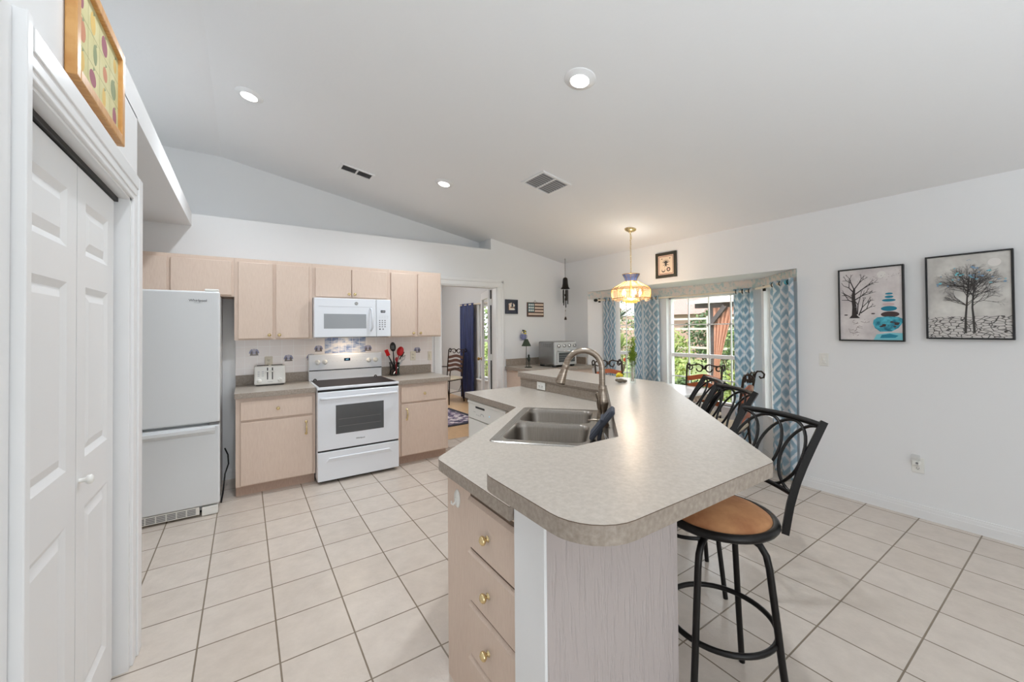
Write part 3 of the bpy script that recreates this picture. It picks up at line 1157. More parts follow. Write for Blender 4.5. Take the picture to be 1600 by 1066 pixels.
hd.tube([(.165, myf - oy, .305), (.172, myf - .03 - oy, .29), (.176, myf - .04 - oy, .20), (.176, myf - .034 - oy, .10), (.168, myf - oy, .07)], [.009, .011, .012, .011, .009], 10)
hd.build('handle', md)
cp = MB('appliance_white')
cp.rbox(.227, w, myf - oy, myf + .029 - oy, .004, .405, .006, 2)
ds = MB('print_dark')
ds.box(.272, .320, myf - oy - .001, myf - oy + .001, .262, .288, 'display_blue')
bt = cp
for r in range(4):
    for c in range(3):
        bt.box(.254 + c * .028, .268 + c * .028, myf - oy - .0008, myf - oy + .001, .105 + r * .022, .116 + r * .022, 'print_grey')
for c in range(4):
    for r in range(2):
        bt.box(.250 + c * .028, .270 + c * .028, myf - oy - .0008, myf - oy + .001, .205 + r * .018, .208 + r * .018, 'print_faint')
for c in range(2):
    bt.cyl((.263 + c * .034, myf - oy + .001, .084), (.263 + c * .034, myf - oy - .001, .084), .008, n=12, mat='print_dark' if c == 0 else 'print_grey')
cpo = cp.build('control_panel', mw)
dso = ds.build('display', cpo)
text('4:38', 0.020, 'display_digits', dso, 'white_plastic', (.296, myf - oy - .0016, .275), FRONT_Y, 0.0002)
lg = MB('grey_plastic')
lg.cyl((.02, myf - oy + .001, .354), (.02, myf - oy - .0012, .354), .018, n=24)
lg.tube([(.02 + .015 * cos(2 * pi * i / 24), myf - oy - .0014, .354 + .015 * sin(2 * pi * i / 24)) for i in range(24)], .0008, 4, True, 'white_plastic')
lgo = lg.build('logo', md)
text('GE', 0.017, 'logo_letters', lgo, 'white_plastic', (.02, myf - oy - .0018, .354), FRONT_Y, 0.0003)

hl = MB('can_glow')
hl.box(-.06, .06, -.23, -.17, -.001, .0035)
hl.build('hood_lens', mw)
l = bpy.data.lights.new('hood_lamp', 'AREA')
l.shape = 'RECTANGLE'
l.size, l.size_y = .12, .06
l.energy = 1.0
l.color = (1.0, .80, .58)
lo = bpy.data.objects.new('hood_lamp', l)
COL.objects.link(lo)
lo.parent = mw
lo.location = (0, -.20, -.006)

# ------------------------------------------------------------------ toaster
tz = 0.915
ta = thing('toaster', 'white four-slice toaster on the worktop left of the stove', 'toaster', (0.212, 4.70, tz), radians(-1.5))
b = MB('white_plastic')
b.rbox(-.133, .133, -.078, .078, .010, .195, .014, 4)
b.rbox(-.120, .120, -.07, .07, .003, .014, .004, 2, 'black_plastic')
for yy in (-.045, -.015, .015, .045):
    for xa, xb in ((-.11, -.012), (.012, .11)):
        b.box(xa, xb, yy - .009, yy + .009, .190, .1965, 'black_plastic')
b.build('body', ta)
sl = MB('dark_gap')
for xx in (-.022, .020):
    sl.box(xx - .0045, xx + .0045, -.0792, -.077, .060, .178)
sl.build('lever_slot', ta)
for xx in (-.022, .020):
    lv = MB('white_plastic')
    lv.rbox(xx - .017, xx + .017, -.105, -.078, .136, .148, .004)
    lv.build('lever', ta)
for xx in (-.092, .085):
    kn = MB('white_plastic')
    kn.lathe([(0, .016), (.014, .015), (.018, .010), (.020, 0)], (xx, -.078, .052), 18, axis=(0, -1, 0))
    kn.rbox(xx - .003, xx + .003, -.1, -.09, .038, .066, .0015)
    kn.build('knob', ta)
for i in range(3):
    for xa in (-.105, -.070):
        bt = MB('print_faint')
        bt.box(xa, xa + .017, -.0795, -.0775, .095 + i * .02, .102 + i * .02)
        bt.build('button', ta)
text('Cuisinart', 0.012, 'logo', ta, 'print_grey', (0.0, -.0785, .038), FRONT_Y, 0.0003)

# ------------------------------------------------------------------ utensils in a wire holder
ux, uy, uz = 1.475, 4.70, 0.9155
uh = thing('utensil_holder', 'black wire utensil holder on the worktop right of the stove', 'holder', (ux, uy, uz))
b = MB('black_metal')
for z, r in ((.012, .058), (.075, .050), (.155, .060)):
    b.tube([(r * cos(2 * pi * i / 20), r * sin(2 * pi * i / 20), z) for i in range(20)], .003, 6, True)
for i in range(14):
    a = 2 * pi * i / 14
    b.tube([(r * cos(a), r * sin(a), z) for z, r in ((.012, .058), (.045, .052), (.075, .050), (.115, .053), (.155, .060))], .003, 5)
b.cyl((0, 0, .008), (0, 0, .014), .056, n=20)
b.build('basket', uh)
for i in range(3):
    a = 2 * pi * i / 3 + .5
    f = MB('black_metal')
    f.tube([(.055 * cos(a), .055 * sin(a), .014), (.068 * cos(a), .068 * sin(a), .012), (.075 * cos(a), .075 * sin(a), .003)], .003, 6)
    f.build('foot', uh)

def utensil(name, label, cat, base, tip, head, mat, hmat, kind):
    base, tip = Vector(base), Vector(tip)
    d = (tip - base).normalized()
    t = thing(name, label, cat, (ux, uy, uz), 0, 'utensils in the wire holder')
    h = MB(mat)
    h.tube([base + d * ((tip - base).length * k / 6) for k in range(7)], [.009, .010, .010, .009, .008, .007, .006], 8)
    h.build('handle', t)
    hb = MB(hmat)
    xa = Vector((.86, .5 * .0 - .51, 0))
    xa = (xa - d * xa.dot(d)).normalized()
    ya = d.cross(xa)
    q = Matrix(((xa.x, ya.x, d.x, 0), (xa.y, ya.y, d.y, 0), (xa.z, ya.z, d.z, 0), (0, 0, 0, 1)))
    head = head * 1.15
    hb.X = Matrix.Translation(tip) @ q
    if kind == 'spoon':
        hb.ball((0, 0, head * 1.1), head, sc=(.72, .28, 1.15))
        for i in range(3):
            hb.box(-.016 + i * .013, -.010 + i * .013, -head * .31, -head * .27, head * .6, head * 1.5, 'grey_plastic')
    elif kind == 'ladle':
        hb.ball((0, 0, head * 1.0), head, sc=(.8, .45, 1.1))
    elif kind == 'turner':
        hb.rbox(-head * .6, head * .6, -.003, .003, -.005, head * 2.0, .003)
    elif kind == 'whisk':
        for i in range(6):
            a = pi * i / 6
            hb.tube([(head * .75 * sin(pi * k / 12) * cos(a) * (1 if k <= 12 else -1), head * .75 * sin(pi * k / 12) * sin(a), head * 3.0 * (1 - cos(pi * k / 24)) ) for k in range(13)] , .0012, 4)
            hb.tube([(-head * .75 * sin(pi * k / 12) * cos(a), -head * .75 * sin(pi * k / 12) * sin(a), head * 3.0 * (1 - cos(pi * k / 24))) for k in range(13)], .0012, 4)
    hb.build('head', t)
utensil('slotted_spoon', 'black slotted spoon, tallest in the utensil holder', 'spoon', (.006, .01, .02), (-.018, -.01, .285), .043, 'black_plastic', 'black_plastic', 'spoon')
utensil('serving_spoon', 'bright red round-headed spoon in the utensil holder', 'spoon', (-.012, .012, .02), (.052, -.005, .235), .045, 'red_dark', 'red_plastic', 'ladle')
utensil('spatula', 'red spatula leaning towards the stove in the utensil holder', 'spatula', (.02, -.012, .02), (-.075, -.012, .24), .032, 'black_plastic', 'red_plastic', 'turner')
utensil('turner', 'black turner leaning right in the utensil holder', 'turner', (-.02, -.012, .02), (.085, .012, .225), .026, 'black_plastic', 'black_plastic', 'turner')
utensil('whisk', 'steel whisk leaning far right in the utensil holder', 'whisk', (-.016, -.024, .02), (.088, -.012, .175), .022, 'chrome', 'chrome', 'whisk')
utensil('tongs', 'dark red handle in front of the utensil holder', 'utensil', (.01, -.034, .02), (.012, -.040, .17), .02, 'red_dark', 'red_dark', 'ladle')
utensil('peeler', 'green-handled tool low in the utensil holder', 'utensil', (.036, -.02, .02), (.046, -.028, .15), .016, 'green_plastic', 'white_plastic', 'ladle')

# ------------------------------------------------------------------ outlets and switches
def plate(label, name, loc, rot, mat='ivory_plastic', holes=2, rocker=False, size=(.035, .057), group=None, cat='outlet', wide=False):
    t = thing(name, label, cat, loc, 0, group)
    t.rotation_euler = rot
    b = MB(mat)
    sx, sz = size
    b.rbox(-sx, sx, -.006, 0, -sz, sz, .003)
    b.build('cover_plate', t)
    if rocker:
        r = MB(mat)
        r.rbox(-sx * .46, sx * .46, -.011, -.005, -sz * .55, sz * .55, .003)
        r.rbox(-.006, .006, -.016, -.010, -.010, .012, .002)
        r.build('switch', t)
    else:
        for k in range(holes):
            off = (.020 if k == 0 else -.020)
            r = MB(mat)
            if wide:
                r.X = Matrix.Translation((off, 0, 0))
            else:
                r.X = Matrix.Translation((0, 0, off))
            r.lathe([(0, .002), (.0145, .002), (.0165, 0)], (0, -.006, 0), 18, axis=(0, -1, 0))
            for s in (-1, 1):
                r.box(s * .0062 - .0012, s * .0062 + .0012, -.0088, -.0078, -.004, .005, 'dark_gap')
            r.cyl((0, -.0078, -.009), (0, -.0088, -.009), .0024, n=8, mat='dark_gap')
            r.build('socket', t)
    return t
plate('ivory wall outlet behind the toaster', 'outlet', (0.207, YB - .0085, 1.135), (0, 0, 0))
plate('ivory wall outlet right of the utensil holder', 'outlet', (1.745, YB - .0085, 1.13), (0, 0, 0))
plate('ivory switch at the tile edge beside the doorway', 'light_switch', (1.965, YB - .0085, 1.12), (0, 0, 0), rocker=True, size=(.025, .057), cat='switch')
RY = (0, 0, pi / 2)                 # plate on a wall that looks towards -X: its -Y side turned to -X
RX = (0, 0, -pi / 2)
plate('white light switch right of the bay curtains', 'light_switch', (XR, 1.39, 1.165), RX, 'white_plastic', rocker=True, cat='switch')
plate('white outlet low on the wall under the tree canvas', 'outlet', (XR, 0.807, 0.395), RX, 'white_plastic')
nl = thing('night_light', 'small clear night light plugged into the low outlet', 'night light', (XR - .0065, 0.815, 0.417), 0)
nl.rotation_euler = RX
b = MB('white_plastic')
b.rbox(-.020, .020, -.028, -.003, -.016, .016, .004)
b.cyl((.008, -.0285, .0), (.008, -.030, .0), .008, n=12, mat='grey_plastic')
b.build('body', nl)
b = MB('clear_plastic')
b.rbox(-.026, .024, -.034, -.010, .016, .062, .008, 3)
b.build('shade', nl)

# ================================================================== island
# half wall that carries the raised bar
hw = MB('shaded_stipple_paint')
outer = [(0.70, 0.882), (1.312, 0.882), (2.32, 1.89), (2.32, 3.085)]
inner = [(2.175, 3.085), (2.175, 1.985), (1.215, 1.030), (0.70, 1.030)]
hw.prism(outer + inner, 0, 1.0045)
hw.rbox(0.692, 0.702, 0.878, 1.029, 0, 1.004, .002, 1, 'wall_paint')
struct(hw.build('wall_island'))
# splash strip with a thin top trim on the kitchen side
rs = MB('laminate_edge')
rs.add([], [])
m, L = frame((2.175, 3.085), (2.175, 1.985))
sp = [((2.174, 3.085), (2.174, 1.975)), ((2.166, 1.980), (1.212, 1.032)), ((1.205, 1.0315), (0.716, 1.0315))]
for A, B in sp:
    m, L = frame(B, A)
    rs.X = m
    rs.box(0, L, 0.0, 0.008, 0.916, 1.0035)
    rs.box(0, L, 0.0, 0.012, 0.986, 1.0038, 'laminate_edge')
    rs.box(0, L, 0.0, 0.0125, 0.984, 0.986, 'seam_brown')
rs.X = Matrix.Identity(4)
struct(rs.build('trim_6'))

# raised bar top
t = thing('bar_counter', 'raised mottled beige bar top with a rounded near corner', 'countertop', (1.6, 1.6, 1.005))
def slab(poly, z0, z1, name, parent, hole=None):
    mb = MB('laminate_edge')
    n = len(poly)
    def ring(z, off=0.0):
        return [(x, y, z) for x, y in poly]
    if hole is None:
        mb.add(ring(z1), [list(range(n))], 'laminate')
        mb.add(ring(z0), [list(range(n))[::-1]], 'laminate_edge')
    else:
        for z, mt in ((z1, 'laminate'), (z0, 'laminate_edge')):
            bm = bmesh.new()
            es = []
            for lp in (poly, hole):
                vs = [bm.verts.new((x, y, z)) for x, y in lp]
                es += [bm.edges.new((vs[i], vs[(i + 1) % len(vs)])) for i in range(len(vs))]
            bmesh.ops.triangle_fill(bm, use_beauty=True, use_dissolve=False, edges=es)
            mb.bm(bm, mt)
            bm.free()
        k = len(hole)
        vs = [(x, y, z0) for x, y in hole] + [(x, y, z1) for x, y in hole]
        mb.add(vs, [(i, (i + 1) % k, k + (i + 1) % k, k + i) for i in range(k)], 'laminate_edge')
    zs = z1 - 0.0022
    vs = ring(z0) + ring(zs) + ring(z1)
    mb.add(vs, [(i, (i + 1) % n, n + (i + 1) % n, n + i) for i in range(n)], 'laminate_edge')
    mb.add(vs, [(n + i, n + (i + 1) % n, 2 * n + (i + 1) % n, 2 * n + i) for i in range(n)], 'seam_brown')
    return mb.build(name, parent)
bar = fillet([(0.570, 1.037), (1.180, 1.037), (2.146, 1.990), (2.146, 3.115), (2.62, 3.115), (2.62, 1.842), (1.362, 0.584), (1.34, 0.570), (0.570, 0.570)],
             [0.075, 0.004, 0.004, 0.02, 0.03, 0.01, 0.012, 0.02, 0.13], 8)
slab([(x - 1.6, y - 1.6) for x, y in bar], 0.0, 0.045, 'slab', t)

# lower worktop with the sink cut-out
SF = Vector((0.993, 1.676))
SU = Vector((0.739, 0.674)).normalized()
SV = Vector((SU.y, -SU.x))
def sk(u, v):
    p = SF + SU * u + SV * v
    return (p.x, p.y)
t = thing('countertop', 'lower mottled beige island worktop around the sink', 'countertop', (1.4, 1.8, 0.869))
low = fillet([(0.678, 1.033), (0.678, 1.592), (1.568, 2.290), (1.578, 3.098), (2.172, 3.098), (2.172, 1.987), (1.212, 1.034)],
             [0, 0.07, 0.006, 0.012, 0, 0, 0], 8)
hole = [sk(.02, .02), sk(.80, .02), sk(.80, .53), sk(.02, .53)]
slab([(x - 1.4, y - 1.8) for x, y in low], 0.0, 0.045, 'slab', t, [(x - 1.4, y - 1.8) for x, y in hole])

# drawer bank that faces the pantry, sink front, end panel beside the dishwasher
t = thing('drawer_cabinet', 'oak drawer bank at the near end of the island', 'cabinet', (0.71, 1.30, 0))
b = MB('oak')
b.prism([(x - .71, y - 1.30) for x, y in [(0.722, 1.032), (0.722, 1.578), (0.80, 1.640), (0.90, 1.55), (0.90, 1.032)]], 0.0, 0.868)
b.build('body', t)
g = MB('dark_gap')
g.box(0.0114, 0.0122, -.262, .070, .10, .838, 'seam_brown')
g.build('gap', t)
def drawer(z0, z1):
    d = MB('oak')
    # front with a sloping finger edge along the top
    y0, y1 = 1.0335 - 1.30, 1.372 - 1.30
    xf, xb = 0.0, 0.0115
    prof = [(xb - .0002, z0), (xf, z0), (xf, z1 - .012), (xb - .001, z1), (xb - .0002, z1)]
    vs = [(x, y0, z) for x, z in prof] + [(x, y1, z) for x, z in prof]
    d.add(vs, [(i, (i + 1) % 5, 5 + (i + 1) % 5, 5 + i) for i in range(5)] + [list(range(5)), list(range(5, 10))[::-1]])
    o = d.build('drawer', t)
    knob(o, xf, 1.222 - 1.30, (z0 + z1) / 2 - .008, (-1, 0, 0), 'brass', 1.05)
for z0, z1 in ((.640, .822), (.440, .622), (.240, .422), (.100, .222)):
    drawer(z0, z1)
hk = thing('adhesive_hook', 'white oval stick-on hook beside the island drawers', 'hook', (0.7215, 1.482, 0.772))
b = MB('white_plastic')
b.X = Matrix.Diagonal((1, .62, 1, 1))
b.lathe([(0, .008), (.030, .007), (.036, .003), (.037, 0)], (0, 0, 0), 24, axis=(-1, 0, 0))
b.build('plate', hk)
b = MB('white_plastic')
b.tube([(-.006, 0, .005), (-.010, 0, -.012), (-.020, 0, -.020), (-.027, 0, -.014), (-.028, 0, -.004)], [.005, .005, .0045, .004, .003], 8)
b.build('hook', hk)
t = thing('sink_cabinet', 'diagonal oak cabinet front under the sink', 'cabinet', (1.2, 1.9, 0))
b = MB('oak')
p0, p1 = Vector((0.914, 1.729)), Vector((1.588, 2.258))
nv = Vector((p1 - p0).normalized().yx) ; nv = Vector((nv.x, -nv.y))
q0, q1 = p0 + nv * .02, p1 + nv * .02
b.prism([(p.x - 1.2, p.y - 1.9) for p in (p0, p1, q1, q0)], 0.0, 0.868)
b.build('body', t)
dd = (p1 - p0).normalized()
for a, c in ((.02, .41), (.43, .82)):
    d = MB('oak')
    e0, e1 = p0 + dd * a, p0 + dd * c
    d.prism([(p.x - 1.2, p.y - 1.9) for p in (e0 - nv * .016, e1 - nv * .016, e1 - nv * .0005, e0 - nv * .0005)], .105, .65)
    o = d.build('door', t)
t = thing('end_panel', 'oak end panel of the island beside the dishwasher', 'panel', (1.88, 3.08, 0))
b = MB('oak')
b.box(1.61 - 1.88, 2.173 - 1.88, -.012, .006, 0, .868)
b.build('body', t)

# dishwasher
dw = thing('dishwasher', 'cream built-in dishwasher under the island worktop', 'dishwasher', (1.6, 2.76, 0))
b = MB('appliance_cream')
b.box(.03, .55, -.30, .30, .10, .864)
b.box(.06, .5, -.29, .29, .0, .10, 'dark_gap')
b.build('body', dw)
b = MB('appliance_cream')
b.rbox(0, .029, -.30, .30, .11, .70, .006)
b.build('door', dw)
b = MB('appliance_cream')
b.rbox(-.004, .029, -.30, .30, .706, .862, .006)
b.rbox(-.012, .0, -.30, .30, .832, .858, .006)
for i in range(9):
    b.box(-.0046, 0, .20 - i * .016, .206 - i * .016, .766 - .02 * (1 if 2 < i < 8 else 0), .770 - .02 * (1 if 2 < i < 8 else 0), 'print_grey')
b.box(-.0046, 0, -.06, -.05, .765, .773, 'digits_blue')
cpn = b.build('control_panel', dw)
b = MB('dark_gap')
b.box(-.0046, .002, .02, .17, .802, .818)
b.build('vent', cpn)
b = MB('print_grey')
b.tube([(-.0046, .06 - .025 * cos(pi * i / 8), .752 + .016 * sin(pi * i / 8)) for i in range(9)], .0012, 4)
b.build('control_print', cpn)

# ------------------------------------------------------------------ sink
sn = thing('sink', 'double-bowl stainless steel sink in the corner of the island', 'sink', (SF.x, SF.y, 0.914), math.atan2(SU.y, SU.x))
# local x along SU, local -y along SV
def rr(u0, u1, v0, v1, r, seg=5):
    return fillet([(u0, -v0), (u1, -v0), (u1, -v1), (u0, -v1)], [r] * 4, seg)
rim = MB('steel')
orr = rr(-.005, .825, -.005, .555, .03)
b1, b2 = rr(.035, .395, .04, .46, .06), rr(.425, .790, .04, .46, .06)
bm = bmesh.new()
es = []
for lp in (orr, b1, b2):
    vs = [bm.verts.new((x, y, .0065)) for x, y in lp]
    es += [bm.edges.new((vs[i], vs[(i + 1) % len(vs)])) for i in range(len(vs))]
bmesh.ops.triangle_fill(bm, use_beauty=True, use_dissolve=False, edges=es)
rim.bm(bm)
bm.free()
k = len(orr)
o2 = rr(-.010, .830, -.010, .560, .034)
rim.add([(x, y, .0065) for x, y in orr] + [(x, y, .0012) for x, y in o2], [(i, (i + 1) % k, k + (i + 1) % k, k + i) for i in range(k)], None, True)
rim.build('rim', sn)
for u0, u1 in ((.035, .395), (.425, .790)):
    bw = MB('steel_bowl')
    rings = []
    for ins, z, r in ((0, .0065, .06), (.006, -.002, .06), (.012, -.02, .06), (.022, -.15, .065), (.035, -.175, .07), (.07, -.186, .06)):
        rings.append([(x, y, z) for x, y in rr(u0 + ins, u1 - ins, .04 + ins, .46 - ins, max(.02, r - ins * .3))])
    k = len(rings[0])
    allv = [p for r in rings for p in r]
    fs = []
    for a in range(len(rings) - 1):
        fs += [(a * k + i, a * k + (i + 1) % k, (a + 1) * k + (i + 1) % k, (a + 1) * k + i) for i in range(k)]
    fs.append([(len(rings) - 1) * k + i for i in range(k)])
    bw.add(allv, fs, None, True)
    bo_ = bw.build('bowl', sn)
    dr2 = MB('chrome')
    cx = (u0 + u1) / 2
    dr2.lathe([(.0, -.004), (.025, -.003), (.034, .001), (.044, .002), (.046, 0)], (cx, -.25, -.186), 20)
    dr2.build('drain', bo_)
# tap
tp = thing('faucet', 'brushed nickel gooseneck faucet behind the sink', 'faucet', (*sk(.41, .527), 0.9206), math.atan2(SU.y, SU.x))
b = MB('nickel')
b.lathe([(.036, 0), (.036, .006), (.032, .014), (.031, .05), (.029, .075), (.025, .085), (.029, .10), (.033, .125), (.031, .15), (.025, .175), (.0205, .19), (.0225, .20), (.0225, .212), (.0185, .22)], (0, 0, 0), 24)
b.build('body', tp)
b = MB('nickel')
pts = [(0, 0, .215)]
for z in (.25, .28):
    pts.append((0, 0, z))
R = .100
for i in range(0, 13):
    th = pi * i / 12 * 0.93
    pts.append((0, R - R * cos(th), .315 + R * sin(th)))
e = Vector(pts[-1]); dd2 = (Vector(pts[-1]) - Vector(pts[-2])).normalized()
b.tube(pts, .0165, 14)
b.build('spout', tp)
b = MB('nickel')
b.lathe([(.0165, 0), (.0195, .004), (.0195, .02), (.018, .024), (.0195, .03), (.024, .07), (.030, .105), (.031, .112), (.028, .116), (0, .116)], e, 20, axis=dd2)
b.lathe([(0, .1165), (.021, .1165), (.021, .114)], e, 20, 'grey_plastic', axis=dd2)
b.build('spray_head', tp)
b = MB('nickel')
b.tube([(-.020, .008, .055), (-.030, .012, .08), (-.036, .016, .115), (-.040, .022, .15), (-.046, .030, .185)], [.008, .010, .0085, .007, .009], 10)
b.build('handle', tp)
# soap pump
sp_ = thing('soap_dispenser', 'small nickel soap pump with a flat spout beside the faucet', 'soap dispenser', (*sk(.30, .515), 0.9206), math.atan2(SU.y, SU.x))
b = MB('nickel')
b.lathe([(.018, 0), (.018, .006), (.012, .012), (.009, .03), (.009, .045), (.013, .047), (.013, .058), (0, .060)], (0, 0, 0), 18)
b.build('body', sp_)
b = MB('nickel')
b.tube([(0, 0, .052), (0, .03, .053), (0, .06, .050)], [.006, .0055, .004], 8)
b.build('spout', sp_)
# dark pouch with white loops leaning on the splash
pc = thing('pouch', 'dark slate fabric pouch with white cord loops leaning beside the sink', 'pouch', (*sk(.12, .470), 0.9235), math.atan2(SU.y, SU.x))
b = MB('slate_fabric')
b.X = Matrix.Rotation(radians(38), 4, 'X')
b.rbox(-.062, .062, -.011, .011, .009, .188, .009, 3)
b.rbox(-.054, .054, .0108, .014, .02, .172, .004)
b.X = Matrix.Rotation(radians(10), 4, 'X')
b.rbox(-.060, .060, -.052, -.034, .010, .120, .008, 3)
b.build('body', pc)
for s in (-1, 1):
    b = MB('white_cord')
    b.X = Matrix.Rotation(radians(38), 4, 'X')
    b.tube([(-.050 + s * .004, -.030 - (.045 + .014 * s) * sin(pi * i / 12), .006 + .07 * i / 12) for i in range(13)], .0020, 6)
    b.build('cord_loop', pc)
# sockets in the splash
plate('white double outlet in the splash at the far end of the island', 'outlet', (2.163, 2.765, 0.955), RX, 'white_plastic', size=(.057, .033), wide=True)
plate('white double outlet in the splash behind the faucet', 'outlet', (2.163, 2.045, 0.955), RX, 'white_plastic', size=(.057, .033), wide=True)

# ------------------------------------------------------------------ things on the bar
vs_ = thing('vase', 'clear glass vase of green stems on the bar', 'vase', (2.375, 1.945, 1.0502))
b = MB('vase_glass')
prof = [(.0, .002), (.022, .002), (.023, .010), (.022, .05), (.021, .10), (.022, .15), (.0235, .175), (.022, .175), (.0195, .10), (.0205, .05), (.020, .014), (0, .014)]
b.lathe(prof, (0, 0, 0), 20)
b.build('glass', vs_)
rnd = random.Random(4)
b = MB('leaf_vase')
for k in range(26):
    a, r = rnd.uniform(0, 6.28), rnd.uniform(.002, .018)
    top = Vector((r * 2.1 * cos(a), r * 2.1 * sin(a), rnd.uniform(.20, .33)))
    bot = Vector((r * .5 * cos(a + 2), r * .5 * sin(a + 2), .085))
    b.tube([bot, bot.lerp(top, .5), top], [.0016, .0014, .001], 5)
    for i in range(13):
        p = bot.lerp(top, .30 + .70 * i / 12)
        aa = rnd.uniform(0, 6.28)
        d = Vector((cos(aa), sin(aa), .9)) * rnd.uniform(.016, .028)
        s = d.cross(Vector((0, 0, 1))).normalized() * .006
        b.add([p, p + d * .5 + s, p + d, p + d * .5 - s], [(0, 1, 2, 3)])
b.build('stem', vs_)
b = MB('red_dark')
for k in range(4):
    a = k * 1.6
    b.tube([(.010 * cos(a), .010 * sin(a), .016), (.007 * cos(a + 1), .007 * sin(a + 1), .06), (.009 * cos(a), .009 * sin(a), .12)], .003, 6, mat='art_pinkish')
b.build('stem', vs_)
b = MB('bark')
b.tube([(-.002, .006, .15), (-.012, .016, .175), (-.022, .030, .185), (-.034, .042, .178)], [.003, .0035, .003, .002], 6)
so_ = b.build('twig', vs_)
b = MB('flower_orange')
for k in range(9):
    a = 2 * pi * k / 9
    b.ball((-.036 + .007 * cos(a), .045 + .007 * cos(a) * .6, .174 + .008 * sin(a)), .0065, nu=8, nv=6)
b.ball((-.036, .045, .174), .008, nu=8, nv=6)
b.build('flower', so_)
og = thing('ornament', 'small yellow-topped stone ornament beside the vase on the bar', 'ornament', (2.345, 2.035, 1.0502))
b = MB('stone_brown')
b.ball((0, 0, .014), .030, sc=(1.2, .8, .46))
b.ball((.028, -.016, .010), .020, sc=(1.2, .8, .5))
b.ball((-.022, .012, .018), .016, sc=(1, 1, .7))
b.build('base', og)
b = MB('flower_yellow')
rnd = random.Random(8)
for k in range(26):
    a, c = rnd.uniform(0, 6.28), rnd.uniform(-.2, 1)
    s = sqrt(max(0, 1 - c * c))
    b.ball((-.006 + .018 * s * cos(a), .004 + .018 * s * sin(a), .048 + .018 * c), .0095, nu=7, nv=5)
b.build('flower', og)

# ------------------------------------------------------------------ bar stools
def make_stool(label, loc, rz, a0, backw=.165, lean=1.0, pw=.0125):
    """local +x points to the back of the seat"""
    t = thing('bar_stool', label, 'bar stool', (*loc, 0), rz, 'black bar stools along the raised bar')
    b = MB('suede_tan')
    b.lathe([(0, .775), (.06, .773), (.12, .764), (.165, .748), (.186, .734), (.188, .722), (0, .722)], (0, 0, 0), 36)
    b.build('seat_cushion', t)
    b = MB('black_metal')
    b.tube([(.197 * cos(2 * pi * i / 40), .197 * sin(2 * pi * i / 40), .722) for i in range(40)], .0155, 10, True)
    b.lathe([(0, .722), (.19, .722), (.19, .710), (.10, .700), (.10, .672), (0, .672)], (0, 0, 0), 30)
    b.build('seat_frame', t)
    for k in range(4):
        a = a0 + k * pi / 2
        l = MB('black_metal')
        pr = [(.07, .672), (.12, .668), (.150, .655), (.170, .625), (.180, .58), (.200, .40), (.2145, .26), (.245, .012), (.2465, .0)]
        l.tube([(r * cos(a), r * sin(a), z) for r, z in pr], .0125, 10)
        l.build('leg', t)
    b = MB('black_metal')
    b.tube([(.197 * cos(2 * pi * i / 48), .197 * sin(2 * pi * i / 48), .318) for i in range(48)], .0105, 8, True)
    b.build('foot_ring', t)
    # back: posts and rails follow one bent profile
    P = [(.150, .700), (.172, .800), (.200, .880), (.236, .950), (.282, 1.025), (.330, 1.100)]
    P = [(.150 + (x - .150) * lean, z) for x, z in P]
    def prof(s):
        s = max(0, min(1, s)) * (len(P) - 1)
        i = min(int(s), len(P) - 2)
        f = s - i
        return (P[i][0] * (1 - f) + P[i + 1][0] * f, P[i][1] * (1 - f) + P[i + 1][1] * f)
    b = MB('black_metal')
    hwid = backw
    for s in (-1, 1):
        b.tube([(prof(k / 14)[0], s * (hwid + .015 * k / 14), prof(k / 14)[1]) for k in range(15)], pw * 1.35, 4, square=True)
    def rail(s, r):
        pts = []
        for k in range(11):
            f = -1 + 2 * k / 10
            x, z = prof(s)
            pts.append((x + .020 * (1 - f * f), f * (hwid + .012 * s), z + .006 * (1 - f * f)))
        b.tube(pts, r, 8)
    rail(.965, .0125)
    rail(.30, .0095)
    b.build('back_frame', t)
    # crossing arcs
    sc = MB('black_metal')
    def pt(u, v):
        x, z = prof(.31 + .64 * v)
        return (x + .020 * (1 - u * u), u * hwid, z)
    for c, hs in ((-1, 1), (-1 / 3, 0), (1 / 3, 0), (1, -1)):
        if hs:
            sc.tube([pt(c + hs * .62 * sin(pi * k / 20), .5 - .5 * cos(pi * k / 20)) for k in range(21)], .0062, 7)
        else:
            sc.tube([pt(c + .62 * sin(2 * pi * k / 36), .5 - .5 * cos(2 * pi * k / 36)) for k in range(36)], .0062, 7, True)
    sc.build('back_scroll', t)
    return t
make_stool('black bar stool with tan suede seat at the near corner of the bar', (1.56, .87), radians(-18), radians(8 + 18))
make_stool('second black bar stool from the near corner, between two others', (2.15, 1.405), radians(-31), radians(31), .172, 1.0, .0135)
make_stool('black bar stool farthest along the bar, beside the dining table', (2.47, 1.735), radians(-43), radians(43), .195)

# ================================================================== dining nook
def wavy_slat(w, h, amp, th=.012, n=14):
    """a rail across the back whose edges follow a soft cupid's bow"""
    vs, fs = [], []
    for k in range(n + 1):
        f = -1 + 2 * k / n
        y = f * w
        z = amp * cos(pi * f) * .5 + amp * .5
        bow = .018 * (1 - f * f)
        for dx in (0, th):
            for dz in (-h / 2, h / 2):
                vs.append((dx + bow, y, z + dz))
    for k in range(n):
        a, b = k * 4, k * 4 + 4
        fs += [(a, b, b + 1, a + 1), (a + 2, a + 3, b + 3, b + 2), (a + 1, b + 1, b + 3, a + 3), (a, a + 2, b + 2, b)]
    fs += [(0, 1, 3, 2), (n * 4, n * 4 + 2, n * 4 + 3, n * 4 + 1)]
    return vs, fs

